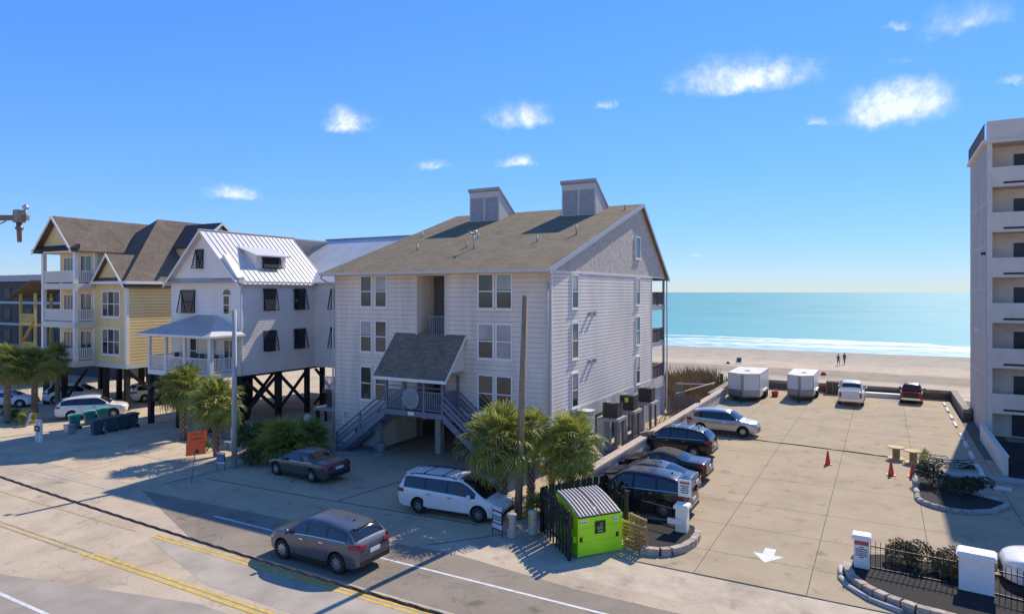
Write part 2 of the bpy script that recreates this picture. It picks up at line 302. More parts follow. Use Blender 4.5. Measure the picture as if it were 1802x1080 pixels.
nr_ = n_.new('ShaderNodeMapRange'); nr_.inputs[1].default_value = 140; nr_.inputs[2].default_value = 420; nr_.inputs[3].default_value = .75; nr_.inputs[4].default_value = 0; l_.new(sp.outputs[1], nr_.inputs[0])
fmx = [n for n in n_ if n.type == 'MIX'][-1]; src = fmx.inputs['A'].links[0].from_socket; sh = n_.new('ShaderNodeMix'); sh.data_type = 'RGBA'; l_.new(nr_.outputs[0], sh.inputs['Factor']); l_.new(src, sh.inputs['A']); sh.inputs['B'].default_value = (.15,.42,.41,1); l_.new(sh.outputs['Result'], fmx.inputs['A'])
g = MB(); g.add([(-30000,132,-1.15),(30000,132,-1.15),(30000,60000,-1.15),(-30000,60000,-1.15)], [(0,1,2,3)]); struct('sea', g, sea)
# breaking waves: low ridges of white water rolling in
for k, (yw, hw) in enumerate(((150, .28), (158, .5), (166, .38))):
    g = MB(); P = []
    for i in range(161):
        x = -160+2*i; yo = yw+2.6*math.sin(x*.05+k*2)+1.2*math.sin(x*.17+k); h = hw*max(.0, .35+.65*math.sin(x*.11+k*1.7)*math.sin(x*.037+k))+rnd.uniform(-.05,.04)
        P += [(x, yo-1.7, -1.16), (x, yo-.5, -1.15+h*.7), (x, yo+.2, -1.15+h), (x, yo+2.6, -1.16)]
    g.add(P, [(4*i+j, 4*i+j+1, 4*i+j+5, 4*i+j+4) for i in range(160) for j in range(3)], 0, True)
    tag(struct('breaking_wave', g, M('sea_foam', (.16,.40,.42), .6, .3, .8, col2=(.80,.82,.80), detail=9, stretch=(.4,1,1))), kind='structure')
# road along X: Y 10.4 .. 19.6, old lane and the darker resurfaced lane
g = MB(); g.add([(-400,-30,0),(400,-30,0),(400,21.2,0),(-400,21.2,0)], [(0,1,2,3)]); road = struct('road', g, ASPH)
g = MB(); g.add([(-24.5,17.1,.004),(60,16.8,.004),(60,20.6,.004),(-9,20.4,.004),(-14,20.9,.004),(-32.4,20.0,.004)], [(0,1,2,3,4,5)]); struct('asphalt_patch', g, ASPD, road)
g = MB(); g.add([(-40,8.5,.004),(-19,13.6,.004),(14,13.8,.004),(20,8.5,.004)], [(0,1,2,3)]); struct('asphalt_patch', g, M('road_patch', (.33,.28,.22), .9, .15, .8, bump=.3), road)
g = MB(); g.add([(-25.8,16.2,.004),(-20,14.6,.004),(40,14.5,.004),(40,16.9,.004),(-23.6,16.95,.004)], [(0,1,2,3,4)]); struct('asphalt_patch', g, M('road_patch_b', (.38,.32,.25), .9, .2, .7, bump=.3), road)
def stripe(x0, x1, y0, y1, m_, nm='road_marking', z=.009, par=None):
    g = MB(); g.add([(x0,y0,z),(x1,y0,z),(x1,y1,z),(x0,y1,z)], [(0,1,2,3)]); return struct(nm, g, m_, par or road)
stripe(-25.9, 60, 16.36, 16.47, YEL); stripe(-25.9, 60, 16.58, 16.69, YEL)
stripe(-26.6, 60, 13.98, 14.09, YEL); stripe(-26.0, 60, 14.22, 14.33, YEL)
stripe(-60, -26.8, 13.98, 14.07, FADEY); stripe(-60, -26.2, 14.24, 14.32, FADEY); stripe(-80, -27, 16.4, 16.49, FADEY, z=.006)
stripe(-25.9, 60, 19.2, 19.32, WLINE); stripe(-100, -31.5, 19.25, 19.35, FADED); stripe(-60, 60, 10.8, 10.93, WLINE)
# sandy apron and driveways between road and houses
g = MB(); g.add([(-32.2,20.2,.006),(-16,20.7,.006),(-13.6,23.6,.006),(-13.2,26.8,.006),(-13.1,55,.006),(-31.6,55,.006),(-31.6,30,.006),(-31.0,26,.006)], [tuple(range(8))]); struct('apron', g, APRON)
g = MB(); g.add([(-49.5,20.6,.005),(-32.6,20.3,.005),(-32.2,26.0,.005),(-36.5,31,.005),(-41,40,.005),(-49,40,.005),(-49,30,.005),(-48.3,27.0,.005)], [tuple(range(8))]); struct('driveway', g, DRV)
g = MB(); g.add([(-72,21,.005),(-53,21.4,.005),(-51.2,27.0,.005),(-50.6,31,.005),(-52,46,.005),(-68,46,.005),(-72,30,.005)], [tuple(range(7))]); struct('driveway', g, DRV)
for x0, y0, x1, y1 in ((-49,24.2,-36,24.2), (-44,20.8,-44,30.5), (-39.5,20.7,-39.5,27)):
    g = MB(); g.bar((x0,y0,.006), (x1,y1,.006), .03, .006); struct('joint', g, M('joint_dark', (.06,.055,.05), .9, .2), bpy.data.objects['driveway'])
for pts in (((-31.5,22.9),(-24,23.3),(-15,24.0)), ((-22.6,23.5),(-21.6,31)), ((-27.2,26.9),(-27,24.6))):
    g = MB(); g.path([(x, y, .006) for x, y in pts], .022, 4); struct('joint', g, MATS['joint_dark'], bpy.data.objects['apron'])
# concrete parking lot: single slabs with open joints
lot = struct('parking_lot', MB().add([(-9.34,23.62,.002),(12.98,23.62,.002),(12.98,47.8,.002),(7.2,47.8,.002),(7.2,73,.002),(-12.8,73,.002),(-12.8,25.96,.002),(-9.34,25.96,.002)], [tuple(range(8))]), M('joint_base', (.13,.10,.075), .95, .2))
cx_ = [-12.8, -9.35, -5.85, -2.2, 1.5, 5.2, 9.0, 13.0]; cy_ = [23.6, 25.95, 29.2, 32.55, 37.4, 42.85, 47.9, 52.9, 57.0, 62.3, 67.6, 72.9]
for i in range(len(cx_)-1):
    for j in range(len(cy_)-1):
        if i >= 5 and j > 5: continue
        if i == 0 and j == 0: continue
        a, b2, c_, d_ = cx_[i]+.014, cx_[i+1]-.014, cy_[j]+.014, cy_[j+1]-.014
        q = MB().box(0, b2-a, 0, d_-c_, -.05, .012+.003*((i*7+j*3) % 3)).build('slab', LOTM, lot, local=True); q.location = (a, c_, 0)
for (x0, x1, ys) in ((-12.4, -7.2, (30.5, 33.4, 36.25, 39.15, 42.5, 45.6, 51.6, 54.6, 57.6)), (-.05, 5.0, (45.57, 48.6, 51.8, 55.0, 58.6, 62.4, 65.9, 69.4))):
    for y in ys: stripe(x0, x1, y-.05, y+.05, FADED, 'bay_line', .021, lot)
g = MB(); a = [(-.2,27.25),(.2,27.25),(.2,26.6),(.55,26.6),(0,25.75),(-.55,26.6),(-.2,26.6)]
g.add([(x-3.8, y, .022) for x, y in a], [tuple(range(7))]); struct('painted_arrow', g, WLINE, lot)
g = MB(); a = [(-.2,1.2),(.2,1.2),(.2,.4),(.5,.4),(0,-.5),(-.5,.4),(-.2,.4)]; g.add([(5.6-y*1.0, 31.2+x, .022) for x, y in a], [tuple(range(7))]); struct('painted_arrow', g, FADED, lot)
g = MB(); g.path([(-12.2,47.0,.035),(-9.0,46.9,.035),(-5,46.55,.035),(-1.5,46.1,.035),(.3,45.8,.04)], .035, 8); tag(g.build('ground_cable', BLACK), 'thick black cable lying across the lot to the wooden spools', 'cable')
# ------------------------------------------------------------ wall helpers
def siding(mb, F, a0, a1, b0, b1, course=.2, proud=.022, mi=0, ext=None, holes=(), joint=0):  # joint: height of the shadow line painted along each lap
    z = b0
    while z < b1-.02:
        h = min(course, b1-z); lo, hi = (a0, a1) if ext is None else ext(z+h*.5)
        if hi-lo > .05:
            segs = [(lo, hi)]
            for (ha, hb, hz0, hz1) in holes:
                if hz0 < z+h*.5 < hz1:
                    ns = []
                    for (p, q) in segs:
                        if hb <= p or ha >= q: ns.append((p, q)); continue
                        if ha > p: ns.append((p, ha))
                        if hb < q: ns.append((hb, q))
                    segs = ns
            for (p, q) in segs:
                mb.add([F(p, z, proud), F(q, z, proud), F(q, z+h, .003), F(p, z+h, .003), F(p, z, 0), F(q, z, 0)], [(0,1,2,3), (4,5,1,0)], mi)
                if joint: jc = max(proud*.4, .0065); mb.add([F(p, z-joint, jc), F(q, z-joint, jc), F(q, z, jc), F(p, z, jc)], [(0,1,2,3)], 1)  # dark strip below each course, painted as the shadow of the lap
        z += course
    return mb
def stuff(o): o['kind'] = 'stuff'; return o
def window(parent, F, a0, a1, b0, b1, fr=.09, glass=GLASS, fm=WHITE, mid=True, out_=.075, mull=0, sill=True, hung=None):
    g = MB()
    g.fbox(F, a0, a0+fr, b0, b1, 0, out_); g.fbox(F, a1-fr, a1, b0, b1, 0, out_)
    g.fbox(F, a0+fr, a1-fr, b1-fr, b1, 0, out_); g.fbox(F, a0+fr, a1-fr, b0, b0+fr, 0, out_)
    w = g.build('window', fm, parent)
    if mid: bmid = b0+(b1-b0)*.5; MB().fbox(F, a0+fr, a1-fr, bmid-.03, bmid+.03, .03, out_-.006).build('meeting_rail', fm, w)
    for k in range(mull):
        am = a0+(a1-a0)*(k+1)/(mull+1); MB().fbox(F, am-.04, am+.04, b0+fr, b1-fr, .012, out_-.004).build('mullion', fm, w)
    MB().fbox(F, a0+fr, a1-fr, b0+fr, b1-fr, 0, .045).build('pane', glass, w)
    if hung: MB().fbox(F, a0+fr, a1-fr, b0+fr+(b1-b0)*hung, b1-fr, .0455, .048).build('blind', GLASS2, w)
    if sill: MB().fbox(F, a0-.05, a1+.05, b0-.06, b0-.002, 0, out_+.04).build('sill', fm, w)
    return w
def railing(parent, p, q, ztop, zbot, m_, step=.13, w=.035, posts=False, name='railing'):
    p, q = Vector(p), Vector(q); d = q-p; L = d.length; g = MB()
    g.bar((p.x, p.y, ztop), (q.x, q.y, ztop), .09, .06); MB().bar((p.x, p.y, zbot+.08), (q.x, q.y, zbot+.08), .06, .06).build('bottom_rail', m_, parent)
    o = g.build(name, m_, parent); b = MB(); n = max(2, int(L/step))
    for i in range(1, n): c = p+d*(i/n); b.box(c.x-w/2, c.x+w/2, c.y-w/2, c.y+w/2, zbot+.1, ztop-.03)
    stuff(b.build('balusters', m_, o if o.parent.parent is None else parent)); return o
def post(parent, x, y, z0, z1, w, m_, name='post'): return MB().box(x-w/2, x+w/2, y-w/2, y+w/2, z0, z1).build(name, m_, parent)

# ------------------------------------------------------------ grey apartment building
LIL = M('lilac_siding', (.80, .655, .52), .75, .13, .9, stretch=(1.6,1.6,.22), detail=9)
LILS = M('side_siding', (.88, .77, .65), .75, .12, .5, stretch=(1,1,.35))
BLUEG = M('blue_grey_paint', (.20, .20, .235), .65, .12, 3)
ROOFB = shingle('brown_shingle', (.32,.25,.15), (.245,.195,.12), (.13,.105,.07))
ROOFG = shingle('mossy_shingle', (.30,.245,.175), (.22,.18,.13), (.10,.085,.065))
STUC = M('rough_stucco', (.44,.37,.30), .95, .45, 7, bump=1, bscale=9, stretch=(1,1,.55), col2=(.72,.62,.52))
DARKB = M('dark_boards', (.13,.115,.105), .8, .25, 8, stretch=(6,6,.3))
B = thing('apartment_building', 'grey three storey apartment building with brown shingle roof and two vent boxes', 'building', (-23.5, 32.4, 0))
X0, X1, YF, YB = -31.4, -15.68, 32.4, 50.25
FF = frame((0, YF, 0), (1,0,0), (0,-1,0)); FS = frame((X1, 0, 0), (0,1,0), (1,0,0)); FL = frame((X0, 0, 0), (0,-1,0), (-1,0,0))
g = MB(); OX0, OX1 = -24.66, -22.66
g.box(X0, OX0, YF+.002, YB, 2.6, 11.1); g.box(OX1, X1-.002, YF+.002, YB, 2.6, 11.1); g.box(OX0, OX1, YF+1.7, YB, 2.6, 11.1); g.box(OX0, OX1, YF+.002, YF+1.7, 10.9, 11.1)
g.box(X0, -27.5, YF+.002, 36, .15, 2.6); g.build('wall', LIL, B)
g = MB(); hol = [(OX0-.06, OX1+.06, 2.6, 10.92)]
siding(g, FF, X0+.1, -15.8, 2.75, 11.02, .275, .042, holes=hol, joint=.02); siding(g, FF, X0+.1, -27.5, .2, 2.75, .275, .042, joint=.02); stuff(g.build('siding', [LIL, M('siding_lap_shade', (.42,.34,.28), .9, .2)], B))  # second material colours in the shadow lines under the front laps
g = MB(); siding(g, FS, YF+.12, YB, 3.15, 11.0, .21, .007, joint=.03); stuff(g.build('siding', [LILS, M('side_lap_shade', (.36,.315,.27), .9, .2)], B))  # lap shadow lines put into the colour along the side wall
g = MB(); siding(g, FL, -YB, -YF, .3, 11.0, .21, .02); stuff(g.build('siding', LIL, B))
for F, a, z0 in ((FF, X0+.05, .15), (FF, X1-.07, 2.6), (FF, OX0-.06, 2.9), (FF, OX1+.06, 2.9)): MB().fbox(F, a-.06, a+.06, z0, 11.03, 0, .05).build('corner_board', LTRIM, B)
MB().fbox(FS, YF-.03, YF+.12, 2.35, 11.03, .004, .04).build('corner_board', WHITE, B); MB().fbox(FS, YB-.1, YB, 2.35, 11.0, 0, .035).build('corner_board', WHITE, B)
for z0, z1 in ((10.98, 11.1), (2.62, 2.74)): MB().fbox(FF, X0, X1, z0, z1, .017, .03).build('trim_board', LTRIM, B)
# skirt band of panels with seams on the side, open carport below
SK = M('skirt_panel', (.58,.53,.48), .8, .2, 1.5)
for i in range(11): y = YF+.1+i*1.9; MB().fbox(FS, y+.01, min(y+1.89, 53.5), 2.3, 3.14, .0, .035).build('skirt_panel', SK, B)
g = MB(); g.box(X0+.1, X1-.1, YF+.05, 53.5, 2.35, 2.6); g.build('floor_slab', M('underside', (.36,.31,.25), .9, .2), B)
VS = M('vertical_blue_siding', (.46,.45,.45), .8, .12, 2, stretch=(5,5,.3))
g = MB(); g.box(X0+.3, X1-.02, 46.3, 53.3, .0, 2.34); g.build('storage_wall', VS, B)
g = MB()
for i in range(14): y = 46.5+i*.5; g.fbox(FS, y, y+.03, .05, 2.28, -.02, .012)
stuff(g.build('battens', VS, B))
for x, y in ((-27.5, 32.2), (-28.1, 37), (-23.9, 33.6), (-23.9, 37.5), (-19.6, 32.8), (-19.6, 37.5), (-16.1, 32.7), (-16.1, 36.6), (-16.1, 40.5), (-16.1, 44.4), (-23.9, 42), (-19.6, 42)):
    MB().box(x-.2, x+.2, y-.2, y+.2, .0, 2.35).build('column', M('column_paint', (.42,.40,.36), .85, .15), B)
MB().box(-31.2, -15.9, 45.9, 46.2, 0, 2.35).build('rear_wall', M('block_wall', (.45,.40,.34), .9, .15), B)
# gable stucco
zs = lambda y: 11.15+(y-31.7)*.332 if y < 47.5 else 16.4-(y-47.5)*.81
g = MB(); g.prism([(X1+.005, 32.2, 11.05), (X1+.005, 53.6, 11.05), (X1+.005, 53.6, zs(53.6)-.12), (X1+.005, 47.5, 16.25), (X1+.005, 32.2, zs(32.2)-.08)], (-.2,0,0)); g.build('gable', STUC, B)
g = MB(); g.prism([(X0-.005, 32.2, 11.05), (X0-.005, 53.6, 11.05), (X0-.005, 53.6, zs(53.6)-.12), (X0-.005, 47.5, 16.25), (X0-.005, 32.2, zs(32.2)-.08)], (.2,0,0)); g.build('gable', STUC, B)
MB().fbox(FS, 32.3, 53.6, 11.0, 11.1, .008, .05).build('trim_board', WHITE, B)
# roof
g = MB(); XR0, XR1 = -31.9, -15.42; t = .14
for pr in ([(31.6, zs(31.6)), (47.5, 16.4), (47.5, 16.4-t), (31.6, zs(31.6)-t)], [(47.5, 16.4), (54.2, zs(54.2)), (54.2, zs(54.2)-t), (47.5, 16.4-t)]):
    g.prism([(XR0, y, z) for y, z in pr], (XR1-XR0, 0, 0))
roof = g.build('roof', ROOFB, B, uv=True)
for xr in (XR0-.03, XR1):
    g = MB()
    for (ya, yb) in ((31.6, 47.5), (47.5, 54.2)): g.prism([(xr, ya, zs(ya)+.02), (xr, yb, zs(yb)+.02), (xr, yb, zs(yb)-.26), (xr, ya, zs(ya)-.26)], (.035,0,0))
    g.build('rake_board', M('rake_paint', (.42,.45,.50), .6, .08), roof)
MB().box(XR0, XR1, 31.42, 31.6, 10.98, 11.13).build('gutter', LTRIM, roof)
MB().box(XR0, XR1, 31.6, YF, 10.96, 11.0).build('soffit', LTRIM, roof)
for xa in (X0-.35, X1-.45):
    g = MB(); g.path([(xa, 31.5, 11.0), (xa, 31.5, 10.75), (xa+.28*(1 if xa < -20 else 1), 32.28, 10.35), (xa+.28, 32.28, .2 if xa < -20 else 2.4)], .055, 8); g.build('downspout', LTRIM, B)
# roof vents
for x, y, h in ((-27.9, 36.6, .35), (-24.0, 36.8, .3), (-24.6, 39.2, .3), (-19.2, 37.6, .3), (-17.1, 39.0, .55), (-16.3, 45.9, .3), (-30.4, 40.5, .3)):
    z = zs(y); g = MB(); g.tube((x, y, z-.05), (x, y, z+h), .06, .06, 8); g.tube((x, y, z+h-.02), (x, y, z+h+.05), .08, .05, 8); g.build('vent_pipe', STEEL, roof)
g = MB(); g.tube((-23.2, 36.4, 12.6), (-23.2, 36.4, 13.75), .05, .05, 8); g.tube((-23.2,36.4,13.6), (-23.5,36.3,13.85), .05, .05, 8); g.tube((-23.2,36.4,13.6), (-22.9,36.3,13.85), .05, .05, 8); g.build('vent_pipe', STEEL, roof)
# vent boxes
for xa, xb in ((-28.9, -26.15), (-20.8, -18.1)):
    za = zs(44.8); ys_ = 47.25
    g = MB(); g.prism([(xa, 44.8, za-.1), (xa, 44.8, 18.0), (xa, ys_, 16.15), (xa, ys_, 16.0)], (xb-xa, 0, 0)); vb = g.build('vent_box', LTRIM, B)
    g = MB(); siding(g, frame((xa, 44.8, 0), (1,0,0), (0,-1,0)), .14, xb-xa-.14, za+.05, 17.35, .19, .02); stuff(g.build('siding', M('vent_siding', (.36,.35,.34), .7, .1, 3), vb))
    g = MB(); siding(g, frame((xb, 0, 0), (0,1,0), (1,0,0)), 44.9, 47.2, za+.02, 17.9, .19, .008, ext=lambda b: (max(44.9, 31.7+(b-11.15)/.332+.05), 44.8+(18.0-b)/.76-.12)); stuff(g.build('siding', LILS, vb))
    Fv = frame((xa, 44.8, 0), (1,0,0), (0,-1,0))
    for a0, a1, b0, b1 in ((0, .12, za, 17.35), (xb-xa-.12, xb-xa, za, 17.35), ((xb-xa)/2-.07, (xb-xa)/2+.07, za, 17.35), (0, xb-xa, 17.36, 17.75)): MB().fbox(Fv, a0, a1, b0, b1, .0, .04).build('trim_board', LTRIM, vb)
    g = MB(); g.prism([(xa-.08, 44.62, 18.1), (xa-.08, ys_+.1, 16.2), (xa-.08, ys_+.1, 16.08), (xa-.08, 44.62, 17.92)], (xb-xa+.16, 0, 0)); g.build('cap', M('vent_cap', (.42,.41,.40), .6, .1), vb)
# windows, front
for (a0, a1, gl, hg) in ((-29.2, -28.2, GLASS, .62), (-28.0, -27.0, GLASS, .5), (-20.35, -19.25, GLASS, 0), (-19.15, -18.05, GLASS, .4)):
    for k, (b0, b1) in enumerate(((3.05, 5.22), (6.08, 8.14), (8.92, 10.97))):
        window(B, FF, a0, a1, b0, b1, glass=GLASS2 if (a0 > -19.2 and k == 1) else gl, hung=.5 if (k+int(abs(a0))) % 3 == 0 else None)
for (a0, a1) in ((35.0, 35.95), (46.35, 47.25)):
    for k, (b0, b1) in enumerate(((3.2, 5.25), (6.02, 8.15), (8.93, 10.95))): window(B, FS, a0, a1, b0, b1, hung=.52 if k != 1 else None)
window(B, frame((X1+.01, 0, 0), (0,1,0), (1,0,0)), 46.2, 47.3, 12.3, 13.95, mid=False)
for y, z in ((37.6, 8.55), (38.4, 8.55), (37.6, 5.65), (38.4, 5.65)):
    g = MB(); g.fbox(FS, y-.06, y+.06, z-.1, z+.12, 0, .18); g.fbox(FS, y-.1, y+.1, z+.1, z+.16, .0, .22); g.build('wall_lamp', STEEL, B)
g = MB(); g.fbox(FF, -30.7, -30.4, 2.1, 2.16, .02, .25); g.fbox(FF, -30.66, -30.44, 1.9, 2.1, .02, .2); g.build('wall_lamp', WHITE, B); MB().fbox(FF, -30.68, -30.4, 1.35, 1.6, .02, .12).build('meter_box', WHITE, B)
# recess: boarded back wall, cheeks, landing and rail
g = MB(); Fr = frame((0, YF+1.68, 0), (1,0,0), (0,-1,0))
for i in range(10): a = OX0+.2*i; g.fbox(Fr, a+.01, a+.19, 2.9, 10.9, 0, .03)
stuff(g.build('recess_boards', DARKB, B))
MB().box(OX0, OX1, YF+.1, YF+1.66, 7.15, 7.3).build('landing', DARKB, B); railing(B, (OX0+.7, YF+.12), (OX1-.03, YF+.12), 8.45, 7.32, BLUEG, .15, .05)
g = MB(); g.lathe([(0,.0),(.16,.02),(.18,.09),(.1,.12),(0,.13)], 14, 0, (-22.95, YF+1.4, 9.75), 'y'); g.build('wreath', M('wreath_white', (.6,.6,.58), .8, .3, 20), B)
g = MB(); g.box(-23.9, -22.95, YF+1.5, YF+1.62, 2.95, 5.1); g.build('door', M('door_dark', (.05,.05,.055), .5, .2), B)
# rear balconies seen past the side wall
for z in (2.75, 5.62, 8.5):
    MB().box(X0+.2, X1-.0, YB+.002, 53.75, z, z+.32).build('balcony_slab', M('balcony_conc', (.40,.39,.37), .8, .12), B)
    BRW = M('balcony_brown', (.10,.085,.07), .8, .15)
    bo = MB().bar((X1-.06, YB+.05, z+1.38), (X1-.06, 53.6, z+1.38), .1, .07).build('balcony_railing', BRW, B)
    g = MB()
    for i in range(22): y = YB+.12+i*.16; g.box(X1-.09, X1-.05, y, y+.13, z+.4, z+1.34)
    for i in range(90): x = X0+.4+i*.17; g.box(x, x+.13, 53.55, 53.6, z+.4, z+1.34)
    stuff(g.build('slats', BRW, bo)); post(B, X1-.07, 51.9, z+.3, z+1.4, .09, BRW)
for x in (X1-.08, -21, -26, X0+.3): post(B, x, 53.66, 0, zs(53.7)-.1, .16, M('post_blue_grey', (.30,.33,.38), .7, .1))
g = MB(); g.tube((X1+.12, 53.95, 11.0), (X1+.12, 53.95, .1), .06, .06, 8); g.build('downspout', LTRIM, B)
# entry porch: deck, posts, shed roof, round sign, stairs
DX0, DX1, DY = -25.75, -21.55, 30.6
MB().box(DX0, DX1, DY, YF-.02, 2.75, 3.05).build('deck', BLUEG, B)
for x, y in ((DX0+.1, DY+.1), (-24.35, DY+.08), (-22.9, DY+.08), (DX1-.1, DY+.1), (DX1-.1, YF-.15), (DX0+.1, YF-.15)): post(B, x, y, 2.76, 5.05, .13, BLUEG)
railing(B, (DX0+.15, DY+.08), (DX1-.15, DY+.08), 4.2, 3.12, BLUEG, .15, .06); railing(B, (DX1-.1, DY+.2), (DX1-.1, YF-.2), 4.2, 3.12, BLUEG, .15, .06)
MB().bar((DX0+.1, DY+.06, 4.45), (DX1-.1, DY+.06, 4.45), .05, .05).build('handrail', BLUEG, B)
g = MB(); pr = [(30.3, 4.98), (YF, 7.4), (YF, 7.28), (30.3, 4.86)]; g.prism([(-26.35, y, z) for y, z in pr], (5.2,0,0)); pr_ = g.build('porch_roof', ROOFG, B, uv=True)
for xr in (-26.38, -21.15):
    g = MB(); g.prism([(xr, 30.28, 5.0), (xr, YF-.03, 7.42), (xr, YF-.03, 7.2), (xr, 30.28, 4.78)], (.03,0,0)); g.build('rake_board', WHITE, pr_)
MB().box(-26.35, -21.15, 30.26, 30.3, 4.8, 4.97).build('fascia', WHITE, pr_)
for xc in (-26.2, -21.3): MB().prism([(xc, 31.0, 5.7), (xc, YF-.03, 7.2), (xc, YF-.03, 5.35), (xc, 31.0, 5.35)], (.05,0,0)).build('cheek', M('cheek_white', (.74,.66,.58), .7, .08), pr_)
g = MB(); g.lathe([(0,.0),(.60,.0),(.62,.03),(.6,.06),(.55,.05),(0,.05)], 32, 0, (-23.75, DY-.1, 3.78), 'y'); rs = g.build('round_sign', M('carved_sign', (.34,.35,.36), .8, .2, 9, bump=.8), B)
g = MB(); rr = random.Random(5)
for k in range(7):
    zz = 4.12-k*.115; w_ = .52*math.sqrt(max(.05, 1-((zz-3.78)/.58)**2)); x = -23.75-w_*.8
    while x < -23.75+w_*.75: l_ = rr.uniform(.05,.16); dz = rr.uniform(-.03,.03); g.bar((x, DY-.115, zz), (x+l_, DY-.115, zz+dz), .03, .03); x += l_+.03
stuff(g.build('carving', M('carved_relief', (.25,.245,.27), .8, .15), rs)); MB().box(-23.98, -23.55, DY-.03, DY-.005, 2.82, 3.02).build('number_plate', WHITE, B)
def stair(xt, xb, name):
    s_ = 1 if xb > xt else -1; n = 15; root = MB()
    for i in range(n):
        x = xt+(xb-xt)*(i+.5)/n; z = 3.05-(2.9)*(i+1)/n; root.box(x-.15, x+.15, DY+.08, YF-.1, z-.04, z)
    o = root.build(name, BLUEG, B)
    for y in (DY+.02, YF-.08):
        g = MB(); g.prism([(xt, y, 3.05), (xb, y, .15), (xb-s_*.5, y, .15), (xt, y, 2.6)], (0,.05,0)); g.build('stringer', BLUEG, o)
        g = MB()
        for dz in (.35, .65): g.bar((xt, y+.02, 3.05+dz), (xb, y+.02, .2+dz), .05, .16)
        g.bar((xt, y+.02, 3.05+1.0), (xb, y+.02, .2+1.0), .12, .06); g.build('stair_rail', BLUEG, o)
        for k in (.5, .98): x = xt+(xb-xt)*k; MB().box(x-.05, x+.05, y-.03, y+.08, 3.05-2.85*k-.2, 4.1-2.85*k).build('stair_post', BLUEG, o)
stair(DX0, -29.6, 'stair'); stair(DX1, -17.8, 'stair')
g = MB(); g.prism([(-31.8,29.9,0),(-29.8,29.7,0),(-27.2,30.6,0),(-26.5,31.3,0),(-26.6,33.2,0),(-31.8,33.2,0)], (0,0,.13)); struct('sidewalk', g, CONC)
g = MB(); g.lathe([(.26,0),(.28,.3),(.25,.5),(.1,.52),(0,.52)], 16, 0, (-27.0, 31.8, .13)); tag(g.build('concrete_urn', CONC), 'round concrete post base under the entry stairs', 'planter')
# ------------------------------------------------------------ retaining wall, air conditioners on stands
RW = M('retaining_wall_conc', (.48,.43,.38), .9, .3, 1.1, bump=.3, stretch=(1,1,2.5)); CAPM = M('wall_cap', (.45,.36,.28), .9, .15, 2)
rw = thing('retaining_wall', 'long concrete retaining wall with sandy cap between building and lot', 'wall', (-12.9, 45, 0))
for i in range(9): y = 27.0+i*4; MB().box(-13.1, -12.72, y+.01, y+3.99, 0, .9).build('panel', RW, rw)
MB().box(-13.18, -12.66, 26.9, 63.1, .9, 1.02).build('cap', CAPM, rw)
tim = M('timber_dark', (.12,.10,.075), .9, .25, 2, stretch=(.6,4,4)); TIMT = M('timber_top', (.24,.2,.15), .9, .25, 2)
for (x0, x1, y0, y1, lb) in ((-13.8, -13.2, 60.5, 72.4, 'timber bulkhead along the lot edge beside the large white trailer'), (-13.8, 5.9, 72.5, 73.0, 'long timber bulkhead between parking lot and beach'), (5.35, 5.85, 61.7, 72.4, 'timber bulkhead running beside the wheel stops toward the tower')):
    bk = thing('bulkhead', lb, 'wall', ((x0+x1)/2, (y0+y1)/2, 0))
    for k in range(3): MB().box(x0, x1, y0, y1, .02+k*.3, .3+k*.3).build('timber', tim if k < 2 else TIMT, bk)
AW = M('ac_brown', (.07,.06,.05), .6, .15, 4); ACW = M('ac_cream', (.55,.53,.47), .6, .08)
def ac_round(x, y, z, w, h, label, m_, grp='air conditioners on tall stands'):
    t_ = thing('air_conditioner', label, 'air conditioner', (x, y, z), 0, grp)
    MB().box(x-w/2+.03, x+w/2-.03, y-w/2+.03, y+w/2-.03, z, z+h-.05).build('cabinet', M('ac_core', (.03,.03,.03), .7, .1), t_)
    g = MB(); n = int(h/.06)
    for i in range(n): g.box(x-w/2, x+w/2, y-w/2, y+w/2, z+.03+i*.06, z+.07+i*.06)
    stuff(g.build('louvres', m_, t_))
    MB().box(x-w/2-.01, x+w/2+.01, y-w/2-.01, y+w/2+.01, z+h-.06, z+h).build('top', m_, t_)
    g = MB(); g.lathe([(w*.4, h+.002), (w*.42, h+.03), (w*.38, h+.035), (w*.36, h+.004)], 20, 0, (x, y, z))
    for k in range(8): a = k*math.pi/8; g.bar((x-math.cos(a)*w*.37, y-math.sin(a)*w*.37, z+h+.02), (x+math.cos(a)*w*.37, y+math.sin(a)*w*.37, z+h+.02), .015)
    g.build('fan_grille', M('ac_grille', (.35,.33,.3), .5, .1), t_); return t_
for i, (y, h, lb) in enumerate(((38.6, .85, 'brown air conditioner on the stand nearest the palms'), (41.6, .95, 'dark air conditioner with yellow sticker on the middle stand'), (45.3, .95, 'brown air conditioner on the stand farthest toward the sea'))):
    sx_ = -14.5; st_ = thing('equipment_stand', ['tall wooden stand nearest the palms carrying a brown unit', 'middle tall wooden stand carrying the stickered unit', 'tall wooden stand farthest toward the sea carrying a brown unit'][i], 'stand', (sx_, y, 0), 0, 'wooden equipment stands')
    for dx, dy in ((.45,-.6), (.45,.6)): MB().box(sx_+dx-.07, sx_+dx+.07, y+dy-.07, y+dy+.07, 0, 2.1).build('leg', WOODG, st_)
    for dx, dy in ((-.55,-.6), (-.55,.6)): MB().box(sx_+dx-.2, sx_+dx+.2, y+dy-.12, y+dy+.12, 0, 2.1).build('pier', M('pier_paint', (.45,.45,.44), .85, .15), st_)
    MB().box(sx_-.75, sx_+.65, y-.75, y+.75, 2.1, 2.28).build('platform', M('stand_top', (.36,.33,.28), .9, .2), st_)
    a_ = ac_round(sx_, y, 2.285, .95, h, lb, AW)
    if i == 1: MB().box(sx_-.12, sx_+.12, y-.49, y-.478, 2.8, 3.1).build('sticker', M('sticker_yellow', (.75,.68,.04), .5, .05), a_)
